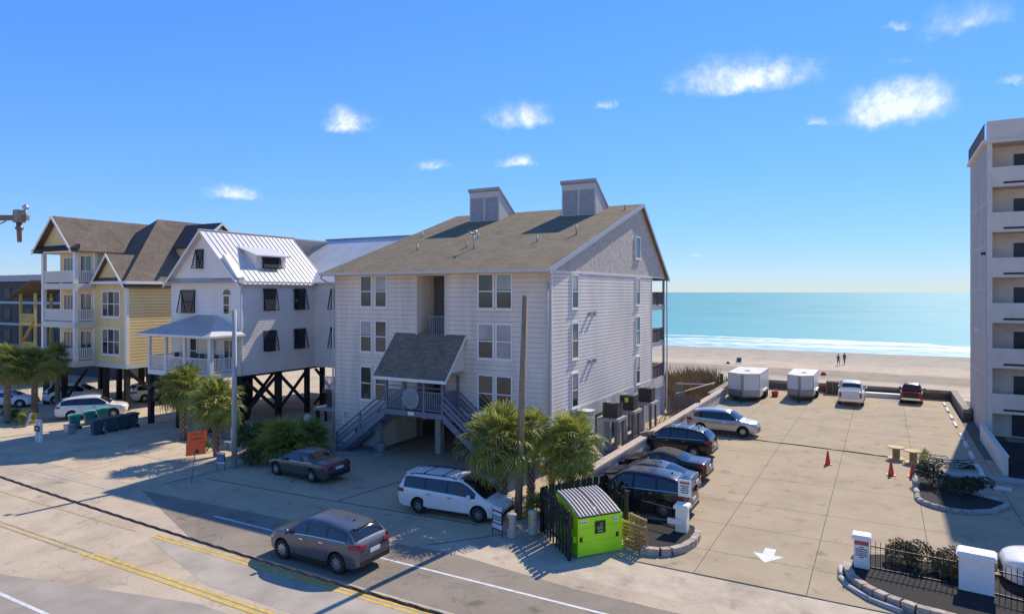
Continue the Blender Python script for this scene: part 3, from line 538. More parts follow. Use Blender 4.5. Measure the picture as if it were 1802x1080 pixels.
cab = thing('electric_cabinet', 'cream utility cabinet against the side wall above the palms', 'cabinet', (-15.2, 36.3, 0)); MB().box(-15.6,-14.9,35.9,36.7,1.5,2.9).build('body', ACW, cab); MB().box(-15.64,-14.86,35.86,36.74,2.9,2.97).build('lid', ACW, cab); MB().box(-15.5,-15.0,36.0,36.6,0,1.5).build('pedestal', CONC, cab)
for y in (37.5, 40.1, 42.9, 45.0):
    q = MB().box(-15.4, -13.5, y-.8, y+.8, .005, .06).build('concrete_pad', CONC); q['kind'] = 'structure'
# unit and platform between the grey building and the white house
pl_ = thing('equipment_platform', 'concrete platform with post legs beside the white house deck', 'platform', (-33.4, 34.6, 0)); MB().box(-34.6,-32.3,33.6,35.8,1.75,1.95).build('top', CONC, pl_)
for x in (-34.4,-32.5): MB().box(x-.1, x+.1, 33.7, 33.9, 0, 1.75).build('leg', M('timber_black', (.03,.027,.024), .9, .2), pl_); MB().box(x-.1, x+.1, 35.5, 35.7, 0, 1.75).build('leg', MATS['timber_black'], pl_)
ac_round(-33.3, 34.6, 1.955, 1.05, 1.0, 'dark air conditioner on the platform beside the white house', AW, None)
# privacy fence and stair by the dune
f = thing('dune_fence', 'weathered board fence and ramp rail by the dune behind the building', 'fence', (-14, 55, 0))
for i in range(16): y = 54.2; x = -15.6+i*.17; MB().box(x, x+.15, y, y+.03, 0, 1.35+.03*(i % 3)).build('board', WOODG, f)
for i in range(9): x = -15.2+.02*i; y = 55.0+i*.2; MB().box(x, x+.03, y, y+.17, 0, 2.3).build('board', WOODG, f)
MB().bar((-15.0,55,2.3), (-13.2,60.5,1.7), .12, .06).build('rail', M('rail_pale', (.45,.43,.4), .8, .1), f); MB().bar((-15.0,54.9,1.5), (-12.9,59.5,2.0), .12, .06).build('rail', MATS['rail_pale'], f)
# ------------------------------------------------------------ white house on piles
HW = M('white_siding', (.88,.78,.67), .7, .06, .8, stretch=(1,1,.4)); MET = M('white_metal_roof', (.68,.64,.58), .38, .08, .6, spec=.6); METG = M('grey_metal_roof', (.52,.47,.42), .38, .08, .6, spec=.6)
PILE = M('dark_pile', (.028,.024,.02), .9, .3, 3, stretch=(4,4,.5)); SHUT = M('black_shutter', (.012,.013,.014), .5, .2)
HX0, HX1, HY, HB = -49.2, -41.15, 32.8, 40.1
H_ = thing('white_beach_house', 'white sided beach house with standing seam metal roof, black shutters and corner porch', 'house', (-45.2, 32.8, 0))
MB().box(HX0, HX1, HY, 52.0, 3.75, 10.7).build('wall', HW, H_); MB().box(HX1, -33.4, HB, 52.0, 3.75, 10.7).build('rear_wing_wall', HW, H_)
Ff = frame((0, HY, 0), (1,0,0), (0,-1,0)); Fs = frame((HX1, 0, 0), (0,1,0), (1,0,0)); Fw = frame((0, HB, 0), (1,0,0), (0,-1,0))
HLS = M('white_lap_shade', (.58,.51,.44), .9, .2); g = MB(); siding(g, Ff, HX0+.1, HX1-.1, 3.8, 10.65, .2, .016, joint=.018); siding(g, Fw, HX1+.05, -33.4, 3.8, 10.65, .2, .016, joint=.018); stuff(g.build('siding', [HW, HLS], H_))  # tint for the painted shadow lines below the white boards
g = MB(); siding(g, Fs, HY+.1, HB, 3.8, 10.65, .2, .009, joint=.02); stuff(g.build('siding', [HW, HLS], H_))  # joint: painted lap shadow lines on the white side wall
apx = (HX0+HX1)/2; za = 14.5
for F, a in ((Ff, HX0+.06), (Ff, HX1-.07), (Ff, -43.4)): MB().fbox(F, a-.06, a+.06, 3.75, 10.7, 0, .035).build('corner_board', WHITE, H_)
MB().fbox(Fs, HY-.03, HY+.12, 3.75, 10.7, .002, .04).build('corner_board', WHITE, H_)
g = MB(); g.prism([(HX0-.1, HY+.004, 10.7), (HX1+.1, HY+.004, 10.7), (apx, HY+.004, za)], (0,.15,0)); g.build('gable', HW, H_)
g = MB(); siding(g, Ff, 0, 0, 10.95, 14.2, .2, .016, ext=lambda b: (HX0+(b-10.7)*(4.02/3.8)+.05, HX1-(b-10.7)*(4.02/3.8)-.05)); stuff(g.build('siding', HW, H_))
g = MB(); g.prism([(HX0-.4, HY-.55, 10.62), (HX0-.4, HY, 11.0), (HX0-.4, HY, 10.62)], (HX1-HX0+.8,0,0)); g.build('pent_roof', METG, H_)
g = MB(); g.prism([(-44.1, HY-.3, 10.95), (HX1+.1, HY-.3, 10.95), (-42.6, HY-.3, 12.7)], (0,.5,0)); g.build('gable', HW, H_)
zr = lambda x: za+.12-abs(x-apx)*(3.8/4.02)
rf = MB().prism([(apx, HY-.45, zr(apx)), (HX0-.35, HY-.45, zr(HX0-.35)), (HX0-.35, HY-.45, zr(HX0-.35)-.1), (apx, HY-.45, zr(apx)-.1)], (0, 17, 0)).build('roof', MET, H_)
L_ = math.hypot(HX1+.4-apx, zr(apx)-zr(HX1+.4)); ang = math.atan2(zr(apx)-zr(HX1+.4), HX1+.4-apx)
pm_ = MB().box(0, L_, 0, .415, -.09, 0).box(0, L_, .415, .45, -.09, .045).mesh('roof_panel', MET)
npan = int((HB+1.5-(HY-.45))/.45)
for i in range(npan):
    o = bpy.data.objects.new('roof_panel', pm_); COL.objects.link(o); o.parent = rf; o.location = Vector((apx, HY-.45+i*.45, zr(apx)))-ORG[rf]; o.rotation_euler = (0, ang, 0)
g = MB(); g.bar((apx, HY-.5, zr(apx)+.03), (apx, HB+1.6, zr(apx)+.03), .3, .06); g.build('ridge_cap', WHITE, rf)
for (xa, xb) in ((HX0-.4, apx), (apx, HX1+.45)):
    g = MB(); g.prism([(xa, HY-.5, zr(xa)+.02), (xb, HY-.5, zr(xb)+.02), (xb, HY-.5, zr(xb)-.2), (xa, HY-.5, zr(xa)-.2)], (0,.04,0)); g.build('rake_board', WHITE, rf)
MB().box(HX1+.36, HX1+.48, HY-.45, HB, 10.55, 10.72).build('gutter', WHITE, rf)
# rear wing roof: ridge along X
zw = lambda y: 10.72+(y-(HB-.4))*.62
g = MB(); g.prism([(-46, HB-.4, zw(HB-.4)), (-46, 46.3, zw(46.3)), (-46, 46.3, zw(46.3)-.12), (-46, HB-.4, zw(HB-.4)-.12)], (13.0,0,0)); g.prism([(-46, 46.3, zw(46.3)), (-46, 52.6, 10.8), (-46, 52.6, 10.68), (-46, 46.3, zw(46.3)-.12)], (13.0,0,0)); rw_ = g.build('rear_roof', MET, H_)
g = MB()
for i in range(28): x = -45.8+i*.46; g.bar((x, HB-.35, zw(HB-.35)+.015), (x, 46.2, zw(46.2)+.015), .03, .04)
stuff(g.build('seams', MET, rw_)); MB().bar((-46,46.3,zw(46.3)+.03), (-33,46.3,zw(46.3)+.03), .3, .07).build('ridge_cap', STEEL, rw_)
g = MB(); g.prism([(-33.4, HB, 10.7), (-33.4, 52, 10.7), (-33.4, 46.2, 14.6)], (-.1,0,0)); g.build('gable', HW, H_)
# shed dormer on the right roof slope
dz0, dxf = 11.55, -42.1
g = MB(); g.prism([(dxf, 35.0, dz0), (dxf, 35.0, 12.85), (-44.2, 35.0, 13.55)], (0,2.9,0)); dm_ = g.build('dormer', HW, H_)
g = MB(); g.prism([(dxf+.35, 34.75, 12.75), (-44.6, 34.75, 13.7), (-44.6, 34.75, 13.6), (dxf+.35, 34.75, 12.65)], (0,3.4,0)); g.build('dormer_roof', MET, dm_)
def shutter_window(F, a0, a1, b0, b1, parent=H_, tilt=.42):
    w = window(parent, F, a0, a1, b0, b1, fr=.06, fm=SHUT, sill=False)
    g = MB(); P0 = [F(a0-.06, b1+.05, .07), F(a1+.06, b1+.05, .07), F(a1+.06, b0+.02, tilt), F(a0-.06, b0+.02, tilt)]
    for i, j in ((0,1),(1,2),(2,3),(3,0)): g.bar(P0[i], P0[j], .06, .05)
    n = 11
    for k in range(1, n):
        p = P0[0].lerp(P0[3], k/n); q = P0[1].lerp(P0[2], k/n); g.bar(p, q, .012, .085, up=F(0,.5,1)-F(0,0,0))
    g.build('shutter', SHUT, w); g = MB()
    for k in (0, 1): g.tube(F((a0, a1)[k], b0, .05), P0[3-k], .012, .012, 6)
    stuff(g.build('stay', SHUT, w)); return w
for a0, a1, b0, b1 in ((-47.9,-46.3,8.3,10.0), (-46.1,-45.3,11.7,13.1)): shutter_window(Ff, a0, a1, b0, b1)
for a0, a1, b0, b1 in ((34.9,36.0,8.5,10.1), (37.9,39.0,8.5,10.1), (34.9,36.0,5.4,6.9), (37.9,39.0,5.4,6.9)): shutter_window(Fs, a0, a1, b0, b1)
for b in (8.5, 5.4): shutter_window(Fw, -39.2, -38.2, b, b+1.6)
shutter_window(frame((dxf, 0, 0), (0,1,0), (1,0,0)), 35.6, 37.2, 11.75, 12.6, dm_, .3)
w_ = window(H_, Ff, -43.0, -42.2, 8.2, 9.7, mid=True, sill=True); g = MB(); P = [(-42.6+.4*math.cos(t), HY-.03, 9.72+.4*math.sin(t)) for t in [math.pi*i/10 for i in range(11)]]; g.prism(P, (0,-.03,0)); g.build('arch_pane', GLASS, w_)
g = MB(); g.path([(HX1+.42, HY-.1, 10.55), (HX1+.1, HY+.05, 10.2), (HX1+.08, HY+.05, 3.8)], .05, 8); g.build('downspout', WHITE, H_)
# corner porch
PX0, PX1, PY = -48.5, -41.25, 30.4
MB().box(PX0, PX1, PY, HY-.002, 3.75, 4.1).build('porch_deck', WHITE, H_)
for x, y, w in ((PX0+.1,PY+.1,.2), (-46.4,PY+.1,.2), (-44.2,PY+.1,.2), (PX1-.15,PY+.15,.3), (PX1-.1,HY-.15,.2)): post(H_, x, y, 4.1, 6.75, w, WHITE)
railing(H_, (PX0+.1,PY+.1), (PX1-.15,PY+.1), 5.15, 4.15, WHITE, .13, .04); railing(H_, (PX1-.1,PY+.2), (PX1-.1,HY-.2), 5.15, 4.15, WHITE, .13, .04); railing(H_, (PX0+.1,PY+.2), (PX0+.1,HY-.2), 5.15, 4.15, WHITE, .13, .04)
MB().box(PX0-.1, PX1+.1, PY-.1, HY-.01, 6.6, 6.8).build('porch_beam', WHITE, H_)
A, Bq, Cq, Dq = (PX0-.6, PY-.6, 6.8), (PX1+.7, PY-.6, 6.8), (PX1+.7, HY, 6.8), (PX0-.6, HY, 6.8); T0, T1 = (-46.0, HY-.02, 8.15), (-43.6, HY-.02, 8.15)
g = MB(); g.add([A, Bq, T1, T0], [(0,1,2,3)]); g.add([A, T0, Dq], [(0,1,2)]); pf = g.build('porch_roof', METG, H_); g = MB(); g.add([Bq, Cq, T1], [(0,1,2)]); g.build('porch_roof_side', MET, pf)
g = MB()
for i in range(16):
    k = i/15; x = A[0]+(Bq[0]-A[0])*k; t = min(1, k/.42, (1-k)/.42); p = Vector((x, A[1], 6.82)); q = Vector((x, A[1]+(HY-A[1])*t, 6.82+1.35*t)); 
    if (q-p).length > .2: g.bar(p, q, .03, .035)
stuff(g.build('seams', METG, pf)); MB().box(PX0-.62, PX1+.72, PY-.63, PY-.6, 6.7, 6.84).build('fascia', WHITE, pf); MB().box(PX1+.7, PX1+.73, PY-.6, HY, 6.7, 6.84).build('fascia', WHITE, pf)
window(H_, Ff, -46.9, -46.0, 4.4, 6.4); window(H_, Ff, -44.4, -43.7, 4.4, 6.4); window(H_, Ff, -42.9, -41.6, 4.15, 6.4, mid=False, mull=1, sill=False)
for x in (-47.9, -45.6, -44.9, -43.3):
    c_ = thing('porch_chair', {-47.9:'black rocking chair nearest the left porch corner', -45.6:'second black rocking chair from the left porch corner', -44.9:'third black rocking chair from the left porch corner', -43.3:'black rocking chair nearest the porch door'}[x], 'chair', (x, 32.0, 4.1), 0, 'rocking chairs on the porch'); mc = SHUT
    MB().box(x-.27, x+.27, 31.7, 32.2, 4.5, 4.54).build('seat', mc, c_); MB().prism([(x-.27,32.2,4.5),(x+.27,32.2,4.5),(x+.27,32.4,5.25),(x-.27,32.4,5.25)], (0,.03,0)).build('backrest', mc, c_)
    for sx2 in (-.25,.25): MB().box(x+sx2-.02, x+sx2+.02, 31.7, 31.75, 4.1, 4.75).build('leg', mc, c_); MB().box(x+sx2-.02, x+sx2+.02, 32.18, 32.22, 4.1, 4.75).build('leg', mc, c_)
# piles and braces
for x in (-48.4, -45.0, -43.2, -41.5):
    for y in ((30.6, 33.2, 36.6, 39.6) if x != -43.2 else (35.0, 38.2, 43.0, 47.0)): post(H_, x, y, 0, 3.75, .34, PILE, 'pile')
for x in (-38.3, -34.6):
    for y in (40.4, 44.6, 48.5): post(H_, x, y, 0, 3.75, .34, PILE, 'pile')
for y0, y1 in ((33.2,36.6), (36.6,39.6)):
    for x in (-41.5, -45.0): MB().bar((x, y0, .6), (x, y1, 3.5), .1, .25).build('brace', PILE, H_); MB().bar((x+.12, y0, 3.5), (x+.12, y1, .6), .1, .25).build('brace', PILE, H_)
for x0, x1 in ((-41.5,-38.3), (-38.3,-34.6)): MB().bar((x0,40.4,.6), (x1,40.4,3.5), .1, .25, up=(0,1,0)).build('brace', PILE, H_); MB().bar((x0,40.55,3.5), (x1,40.55,.6), .1, .25, up=(0,1,0)).build('brace', PILE, H_)
MB().box(HX0+.1, HX1-.1, HY+.1, 51.9, 3.6, 3.75).build('floor_beam', PILE, H_)
# small deck behind, between the houses
dk = thing('side_deck', 'small white railed deck between the white house and grey building', 'deck', (-36, 38, 0)); MB().box(-37.6,-33.2,37.4,40.0,2.2,2.4).build('floor', WOODG, dk); railing(dk, (-37.5,37.5), (-33.3,37.5), 3.45, 2.45, WHITE, .13, .045)
for x in (-37.4,-33.5): post(dk, x, 37.6, 0, 2.2, .15, PILE, 'leg')
# ------------------------------------------------------------ yellow house
YS = M('yellow_siding', (.82,.60,.27), .75, .06, .8, stretch=(1,1,.4)); YR = shingle('taupe_shingle', (.24,.185,.135), (.185,.145,.11), (.09,.075,.06))
Yh = thing('yellow_beach_house', 'pale yellow three storey beach house with stacked white balconies on dark piles', 'house', (-60, 32.7, 0))
A0, A1, AY = -65.2, -55.1, 32.7
MB().box(A0, A1, AY, 48, 3.7, 10.75).build('wall', YS, Yh); MB().box(A0, -59.75, AY, 42, 10.75, 13.75).build('tower_wall', YS, Yh); MB().box(-60.5, -55.0, 38.7, 44.0, 10.75, 14.1).build('wing_wall', YS, Yh)
Ff = frame((0, AY, 0), (1,0,0), (0,-1,0)); Fs = frame((A1, 0, 0), (0,1,0), (1,0,0)); Ft = frame((-59.75, 0, 0), (0,1,0), (1,0,0))
g = MB(); siding(g, Ff, A0+.1, A1-.1, 3.9, 10.7, .19, .012); siding(g, Ff, A0+.1, -59.85, 10.75, 13.7, .19, .012); stuff(g.build('siding', YS, Yh))
g = MB(); siding(g, Fs, AY+.1, 48, 3.95, 10.7, .26, .014, joint=.035); siding(g, Ft, AY+.1, 42, 10.75, 13.7, .2, .008, joint=.025); stuff(g.build('siding', [YS, M('yellow_lap_shade', (.40,.25,.08), .9, .2)], Yh))  # brown strips paint the lap shadows of the yellow side boards
for F, a, z1 in ((Ff, A1-.09, 10.7), (Ff, A0+.06, 13.7), (Ff, -59.85, 13.7)): MB().fbox(F, a-.1, a+.1, 3.7, z1, 0, .045).build('corner_board', WHITE, Yh)
MB().fbox(Fs, AY-.04, AY+.2, 3.7, 10.7, .001, .05).build('corner_board', WHITE, Yh); MB().fbox(Ft, AY-.04, AY+.2, 10.8, 13.7, .001, .05).build('corner_board', WHITE, Yh)
MB().box(A0-.05, A1+.06, AY-.06, 48, 3.5, 3.9).build('skirt_board', M('cream_trim', (.66,.62,.52), .6, .05), Yh)
# hip roof
E0, E1, EY, EZ, RX, RZ = -65.6, -54.7, 32.3, 10.8, -60.15, 16.8
g = MB(); c0, c1, c2, c3 = (E0,EY,EZ), (E1,EY,EZ), (E1,49.5,EZ), (E0,49.5,EZ); r0, r1 = (RX,38.7,RZ), (RX,43.6,RZ)
g.add([c0,c1,r0], [(0,1,2)]); g.add([c1,c2,r1,r0], [(0,1,2,3)]); g.add([c2,c3,r1], [(0,1,2)]); g.add([c3,c0,r0,r1], [(0,1,2,3)]); g.add([c0,c1,c2,c3], [(3,2,1,0)]); yr = g.build('roof', YR, Yh, uv=True)
MB().box(E1-.02, E1+.1, EY, 49.5, EZ-.22, EZ+.02).build('gutter', WHITE, yr); MB().box(-59.6, E1, EY-.1, EY+.02, EZ-.22, EZ+.02).build('gutter', WHITE, yr)
def gable_roof(x0, xm, x1, ze, zm, y0, y1, name, wallm, parent, wall_y=None, ov=.35):
    t = .12; g = MB(); s0, s1 = (zm-ze)/(xm-x0), (zm-ze)/(x1-xm)
    g.prism([(x0-ov, y0, ze-ov*s0), (xm, y0, zm), (xm, y0, zm-t), (x0-ov, y0, ze-ov*s0-t)], (0,y1-y0,0)); g.prism([(xm, y0, zm), (x1+ov, y0, ze-ov*s1), (x1+ov, y0, ze-ov*s1-t), (xm, y0, zm-t)], (0,y1-y0,0))
    r = g.build(name, YR, parent, uv=True)
    for xa, za2, xb, zb2 in ((x0-ov, ze-ov*s0, xm, zm), (xm, zm, x1+ov, ze-ov*s1)):
        g = MB(); g.prism([(xa, y0-.04, za2+.03), (xb, y0-.04, zb2+.03), (xb, y0-.04, zb2-.25), (xa, y0-.04, za2-.25)], (0,.045,0)); g.build('rake_board', WHITE, r)
    wy = wall_y or y0+.4; g = MB(); g.prism([(x0, wy, ze), (x1, wy, ze), (xm, wy, zm-.1)], (0,.2,0)); g.build('gable', wallm, r); return r
gable_roof(-65.2, -62.35, -59.6, 13.75, 16.45, 30.5, 41.0, 'tower_roof', YS, Yh, 31.1)
g = MB(); g.prism([(-65.6,30.4,13.55),(-65.6,31.2,14.0),(-65.6,31.2,13.55)], (6.4,0,0)); g.build('pent_roof', M('dark_shingle', (.05,.05,.052), .9, .2, 6), Yh)
gable_roof(-59.55, -57.35, -55.1, 10.75, 13.15, 32.25, 36.5, 'bay_roof', YS, Yh, 32.66)
# cross gable toward the right
g = MB(); t = .12; g.prism([(-61, 38.4, 14.0), (-61, 41.35, 16.45), (-61, 41.35, 16.33), (-61, 38.4, 13.88)], (6.7,0,0)); g.prism([(-61, 41.35, 16.45), (-61, 44.3, 14.0), (-61, 44.3, 13.88), (-61, 41.35, 16.33)], (6.7,0,0)); cg = g.build('wing_roof', M('dark_shingle', (.05,.05,.052), .9, .2, 6), Yh)
g = MB(); g.prism([(-54.98, 38.7, 14.0), (-54.98, 44.0, 14.0), (-54.98, 41.35, 16.3)], (-.2,0,0)); g.build('gable', YS, cg)
for ya, za2, yb, zb2 in ((38.4,14.0,41.35,16.45), (41.35,16.45,44.3,14.0)):
    g = MB(); g.prism([(-54.32, ya, za2+.03), (-54.32, yb, zb2+.03), (-54.32, yb, zb2-.25), (-54.32, ya, za2-.25)], (.045,0,0)); g.build('rake_board', WHITE, cg)
# balconies
BX0, BX1, BY = -65.0, -59.65, 31.0
for k, z in enumerate((3.7, 7.0, 10.3)):
    MB().box(BX0, BX1, BY, AY-.002, z-.15, z+.35).build('balcony_floor', M('cream_trim', (.66,.62,.52), .6, .05), Yh)
    railing(Yh, (BX0+.15,BY+.12), (BX1-.15,BY+.12), z+1.4, z+.42, WHITE, .14, .06); railing(Yh, (BX1-.12,BY+.25), (BX1-.12,AY-.1), z+1.4, z+.42, WHITE, .14, .06)
    for x, y in ((BX0+.15,BY+.15), (BX1-.15,BY+.15)): post(Yh, x, y, z+.35, z+3.15, .3, WHITE)
    MB().box(BX0, BX1, BY, AY-.002, z+3.0, z+3.15).build('balcony_ceiling', WHITE, Yh) if k == 2 else None
    window(Yh, Ff, -64.6, -62.9, z+.7, z+2.75, mull=2, mid=False); window(Yh, Ff, -61.9, -60.1, z+.4, z+2.85, mull=1, mid=False, sill=False)
for z in (4.55, 7.75): window(Yh, Ff, -58.6, -55.9, z, z+2.3, fr=.13, mull=2, mid=True)
for x in (A0+.4, -61.8, -58.4, A1-.25):
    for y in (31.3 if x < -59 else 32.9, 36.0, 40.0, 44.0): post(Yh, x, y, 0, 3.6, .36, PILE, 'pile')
for x0, x1, y in ((A1-.25,-51.9,32.9), ): pass
for y0, y1 in ((32.9,36.0), (36,40)): MB().bar((A1-.25, y0, 3.3), (A1-.25, y1, .5), .1, .25).build('brace', PILE, Yh)
for x0, x1 in ((-64.8,-61.8), (-61.8,-58.4)): MB().bar((x0,31.3,.5), (x1,31.3,3.4), .1, .25, up=(0,1,0)).build('brace', PILE, Yh)
MB().box(A0+.3, A1-.3, 40.5, 40.7, 0, 3.5).build('lattice_wall', M('lattice_dark', (.05,.05,.045), .9, .4, 9), Yh)
# ------------------------------------------------------------ dark building with wooden stair tower, far left
DT = M('teal_grey_wall', (.06,.065,.068), .8, .12, 1.5); BND = M('pale_band', (.40,.42,.44), .7, .08)
db = thing('dark_apartment_block', 'dark grey flat roofed apartment block behind palms at far left', 'building', (-92, 44, 0)); MB().box(-120,-75.5,44,60,0,11.3).build('wall', DT, db); MB().box(-121,-75,43.6,60.5,11.3,12.1).build('roof', BND, db)
for z in (2.8, 5.6, 8.4): MB().box(-120,-75.4,43.85,44,z,z+.3).build('band', BND, db)
Fd = frame((0,44,0), (1,0,0), (0,-1,0))
for i in range(8):
    for z in (3.5, 6.3, 9.0): window(db, Fd, -118+i*5.4, -116+i*5.4, z, z+1.6, mid=False, fm=DT, glass=SHUT)
wt = thing('wooden_stair_tower', 'yellow timber outside stair tower with shed roof beside yellow house', 'stairs', (-80.2, 38, 0)); WY = M('yellow_timber', (.50,.36,.12), .8, .15, 2)
for x, y in ((-81.8,37), (-78.8,37), (-81.8,40), (-78.8,40)): post(wt, x, y, 0, 9.8, .22, WY)
for z in (3.3, 6.3):
    MB().box(-81.9,-78.7,36.9,40.1,z,z+.2).build('landing', WY, wt); b_ = MB()
    for i in range(18): x = -81.8+i*.17; b_.box(x, x+.14, 36.9, 36.94, z+.25, z+1.3)
    stuff(b_.build('boards', WY, wt)); MB().bar((-81.8,36.95,z-2.2), (-78.8,36.95,z+.6), .08, .3, up=(0,1,0)).build('stringer', WY, wt)
g = MB(); g.prism([(-83.0,36.3,9.4), (-78.2,36.3,11.2), (-78.2,36.3,11.05), (-83.0,36.3,9.25)], (0,4.4,0)); g.build('roof', YR, wt, uv=True)
# ------------------------------------------------------------ concrete tower on the right
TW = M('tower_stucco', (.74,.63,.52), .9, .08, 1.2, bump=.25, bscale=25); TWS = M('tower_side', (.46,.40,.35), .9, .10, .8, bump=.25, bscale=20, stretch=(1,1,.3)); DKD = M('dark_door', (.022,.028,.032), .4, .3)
T = thing('concrete_tower', 'grey seven storey concrete apartment tower with open walkways and dark doors', 'building', (12, 58, 0))
TX, TY, TB = 6.05, 54.5, 64.0
MB().box(TX, 45, TY+1.8, TB, 0, 19.85).build('wall', TW, T)
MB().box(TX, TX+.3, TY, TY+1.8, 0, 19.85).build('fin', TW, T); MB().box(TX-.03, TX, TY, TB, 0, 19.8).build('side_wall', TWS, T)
MB().box(TX-.25, 45, TY-.12, TB+.2, 19.85, 20.1).build('cornice', TW, T); MB().box(TX, 45, TY, TY+.25, 20.1, 21.35).build('parapet', TW, T)
g = MB(); g.bar((TX-.1,TY+.3,21.2), (TX-.1,TB,21.2), .06, .06)
for i in range(60): y = TY+.35+i*.16; g.box(TX-.12, TX-.09, y, y+.03, 20.1, 21.2)
stuff(g.build('roof_railing', M('rail_dark', (.08,.085,.09), .5, .1), T))
for k in range(6):
    zt = 18.24-k*3.02; MB().box(TX+.3, 45, TY, TY+.18, zt-1.15, zt).build('balcony_parapet', TW, T); MB().box(TX+.3, 45, TY+.01, TY+1.8, zt-1.32, zt-1.152).build('slab', TW, T)
    MB().box(TX+.9, 45, TY-.02, TY+.01, zt-1.13, zt-1.0).build('slot', BLACK, T)
    Ft2 = frame((0, TY+1.8, 0), (1,0,0), (0,-1,0))
    for xd in (1.7, 7.2, 12.7, 18.2, 23.7): d_ = MB().fbox(Ft2, TX+xd, TX+xd+3.0, zt-1.15, zt+1.05, 0, .05).build('door', DKD, T); MB().fbox(Ft2, TX+xd+.9, TX+xd+1.9, zt-1.1, zt+.8, .052, .06).build('pane', GLASS2 if k in (2,3) else GLASS, d_)
for z in (4.2, 7.1, 10.0, 12.9, 15.8): MB().box(TX-.045, TX-.03, TY+.05, TB-.05, z, z+.22).build('band', M('tower_band', (.52,.46,.41), .9, .05), T)
MB().box(TX+1.6, TX+6, TY+1.75, TY+1.8, .1, 2.6).build('garage_opening', DKD, T)
for y, z in ((54.9, 12.5), (57.6, 7.2), (58.3, 7.2)): g = MB(); g.box(TX-.3, TX-.03, y-.06, y+.06, z-.08, z+.1); g.build('security_camera', BLACK if z > 8 else WHITE, T)
lw = thing('low_stucco_wall', 'low white stucco wall leading from the tower corner', 'wall', (5.75, 49.5, 0)); MB().box(5.65,5.85,44.2,54.4,0,1.05).build('panel', TW, lw); MB().box(5.6,5.9,44.15,54.4,1.05,1.1).build('coping', TW, lw)
g = MB(); g.prism([(5.9,43.3,0),(16,43.3,0),(16,54,0),(5.9,54,0)], (0,0,.1)); struct('planting_bed', g, MULCH)
g = MB(); g.box(2.2, 14, 42.4, 43.4, .01, .14); struct('kerb', g, CONC)
# ------------------------------------------------------------ vehicles
def interp(pts, x):
    if x <= pts[0][0]: return pts[0][1]
    for (a, va), (b, vb) in zip(pts[:-1], pts[1:]):
        if x <= b: t = (x-a)/(b-a); return va+(vb-va)*t
    return pts[-1][1]
def smooth_curve(pts):
    # monotone-ish cubic through control points
    xs = [p[0] for p in pts]; ys = [p[1] for p in pts]; n = len(xs); d = [(ys[i+1]-ys[i])/(xs[i+1]-xs[i]) for i in range(n-1)]
    m = [d[0]]+[0 if d[i-1]*d[i] <= 0 else 2*d[i-1]*d[i]/(d[i-1]+d[i]) for i in range(1, n-1)]+[d[-1]]
    def f(x):
        if x <= xs[0]: return ys[0]
        for i in range(n-1):
            if x <= xs[i+1]:
                h = xs[i+1]-xs[i]; t = (x-xs[i])/h; t2, t3 = t*t, t*t*t
                return (2*t3-3*t2+1)*ys[i]+(t3-2*t2+t)*h*m[i]+(-2*t3+3*t2)*ys[i+1]+(t3-t2)*h*m[i+1]
        return ys[-1]
    return f
def bool_cut(ob, cutters):
    dg = bpy.context.evaluated_depsgraph_get()
    for c in cutters:
        md = ob.modifiers.new('b', 'BOOLEAN'); md.operation = 'DIFFERENCE'; md.solver = 'EXACT'; md.object = c
    dg.update(); me = bpy.data.meshes.new_from_object(ob.evaluated_get(dg)); old = ob.data; ob.modifiers.clear(); ob.data = me; bpy.data.meshes.remove(old)
    for c in cutters: m_ = c.data; bpy.data.objects.remove(c, do_unlink=True); bpy.data.meshes.remove(m_)
def wheel(parent, x, y, r, w, side, rim_m, spokes):
    g = MB(); g.lathe([(r*.62,-w/2), (r*.93,-w/2), (r,-w/2+.04), (r,w/2-.04), (r*.93,w/2), (r*.62,w/2), (r*.6,0), (r*.62,-w/2)], 28, 0, (x,y,r), 'y'); o = g.build('wheel', RUBBER, parent, local=True)
    g = MB(); c = y+side*(w/2-.025); g.lathe([(r*.64, -.02*side), (r*.64, .01*side), (r*.58, .012*side), (r*.57, -.05*side), (0, -.05*side)], 28, 1, (x,c,r), 'y')
    for k in range(spokes):
        a = 2*math.pi*k/spokes; d = Vector((math.cos(a), 0, math.sin(a))); p = Vector((x, c, r)); g.bar(p+d*.02, p+d*r*.6, r*.16, .03, 0, up=(0,1,0))
    g.lathe([(r*.14,.02*side),(r*.12,.03*side),(0,.03*side)], 12, 0, (x,c,r), 'y'); g.build('rim', [rim_m, M('rim_dark', (.02,.02,.02), .6, .1)], o, local=True)
PLATE = M('licence_plate', (.65,.66,.68), .5, .05)
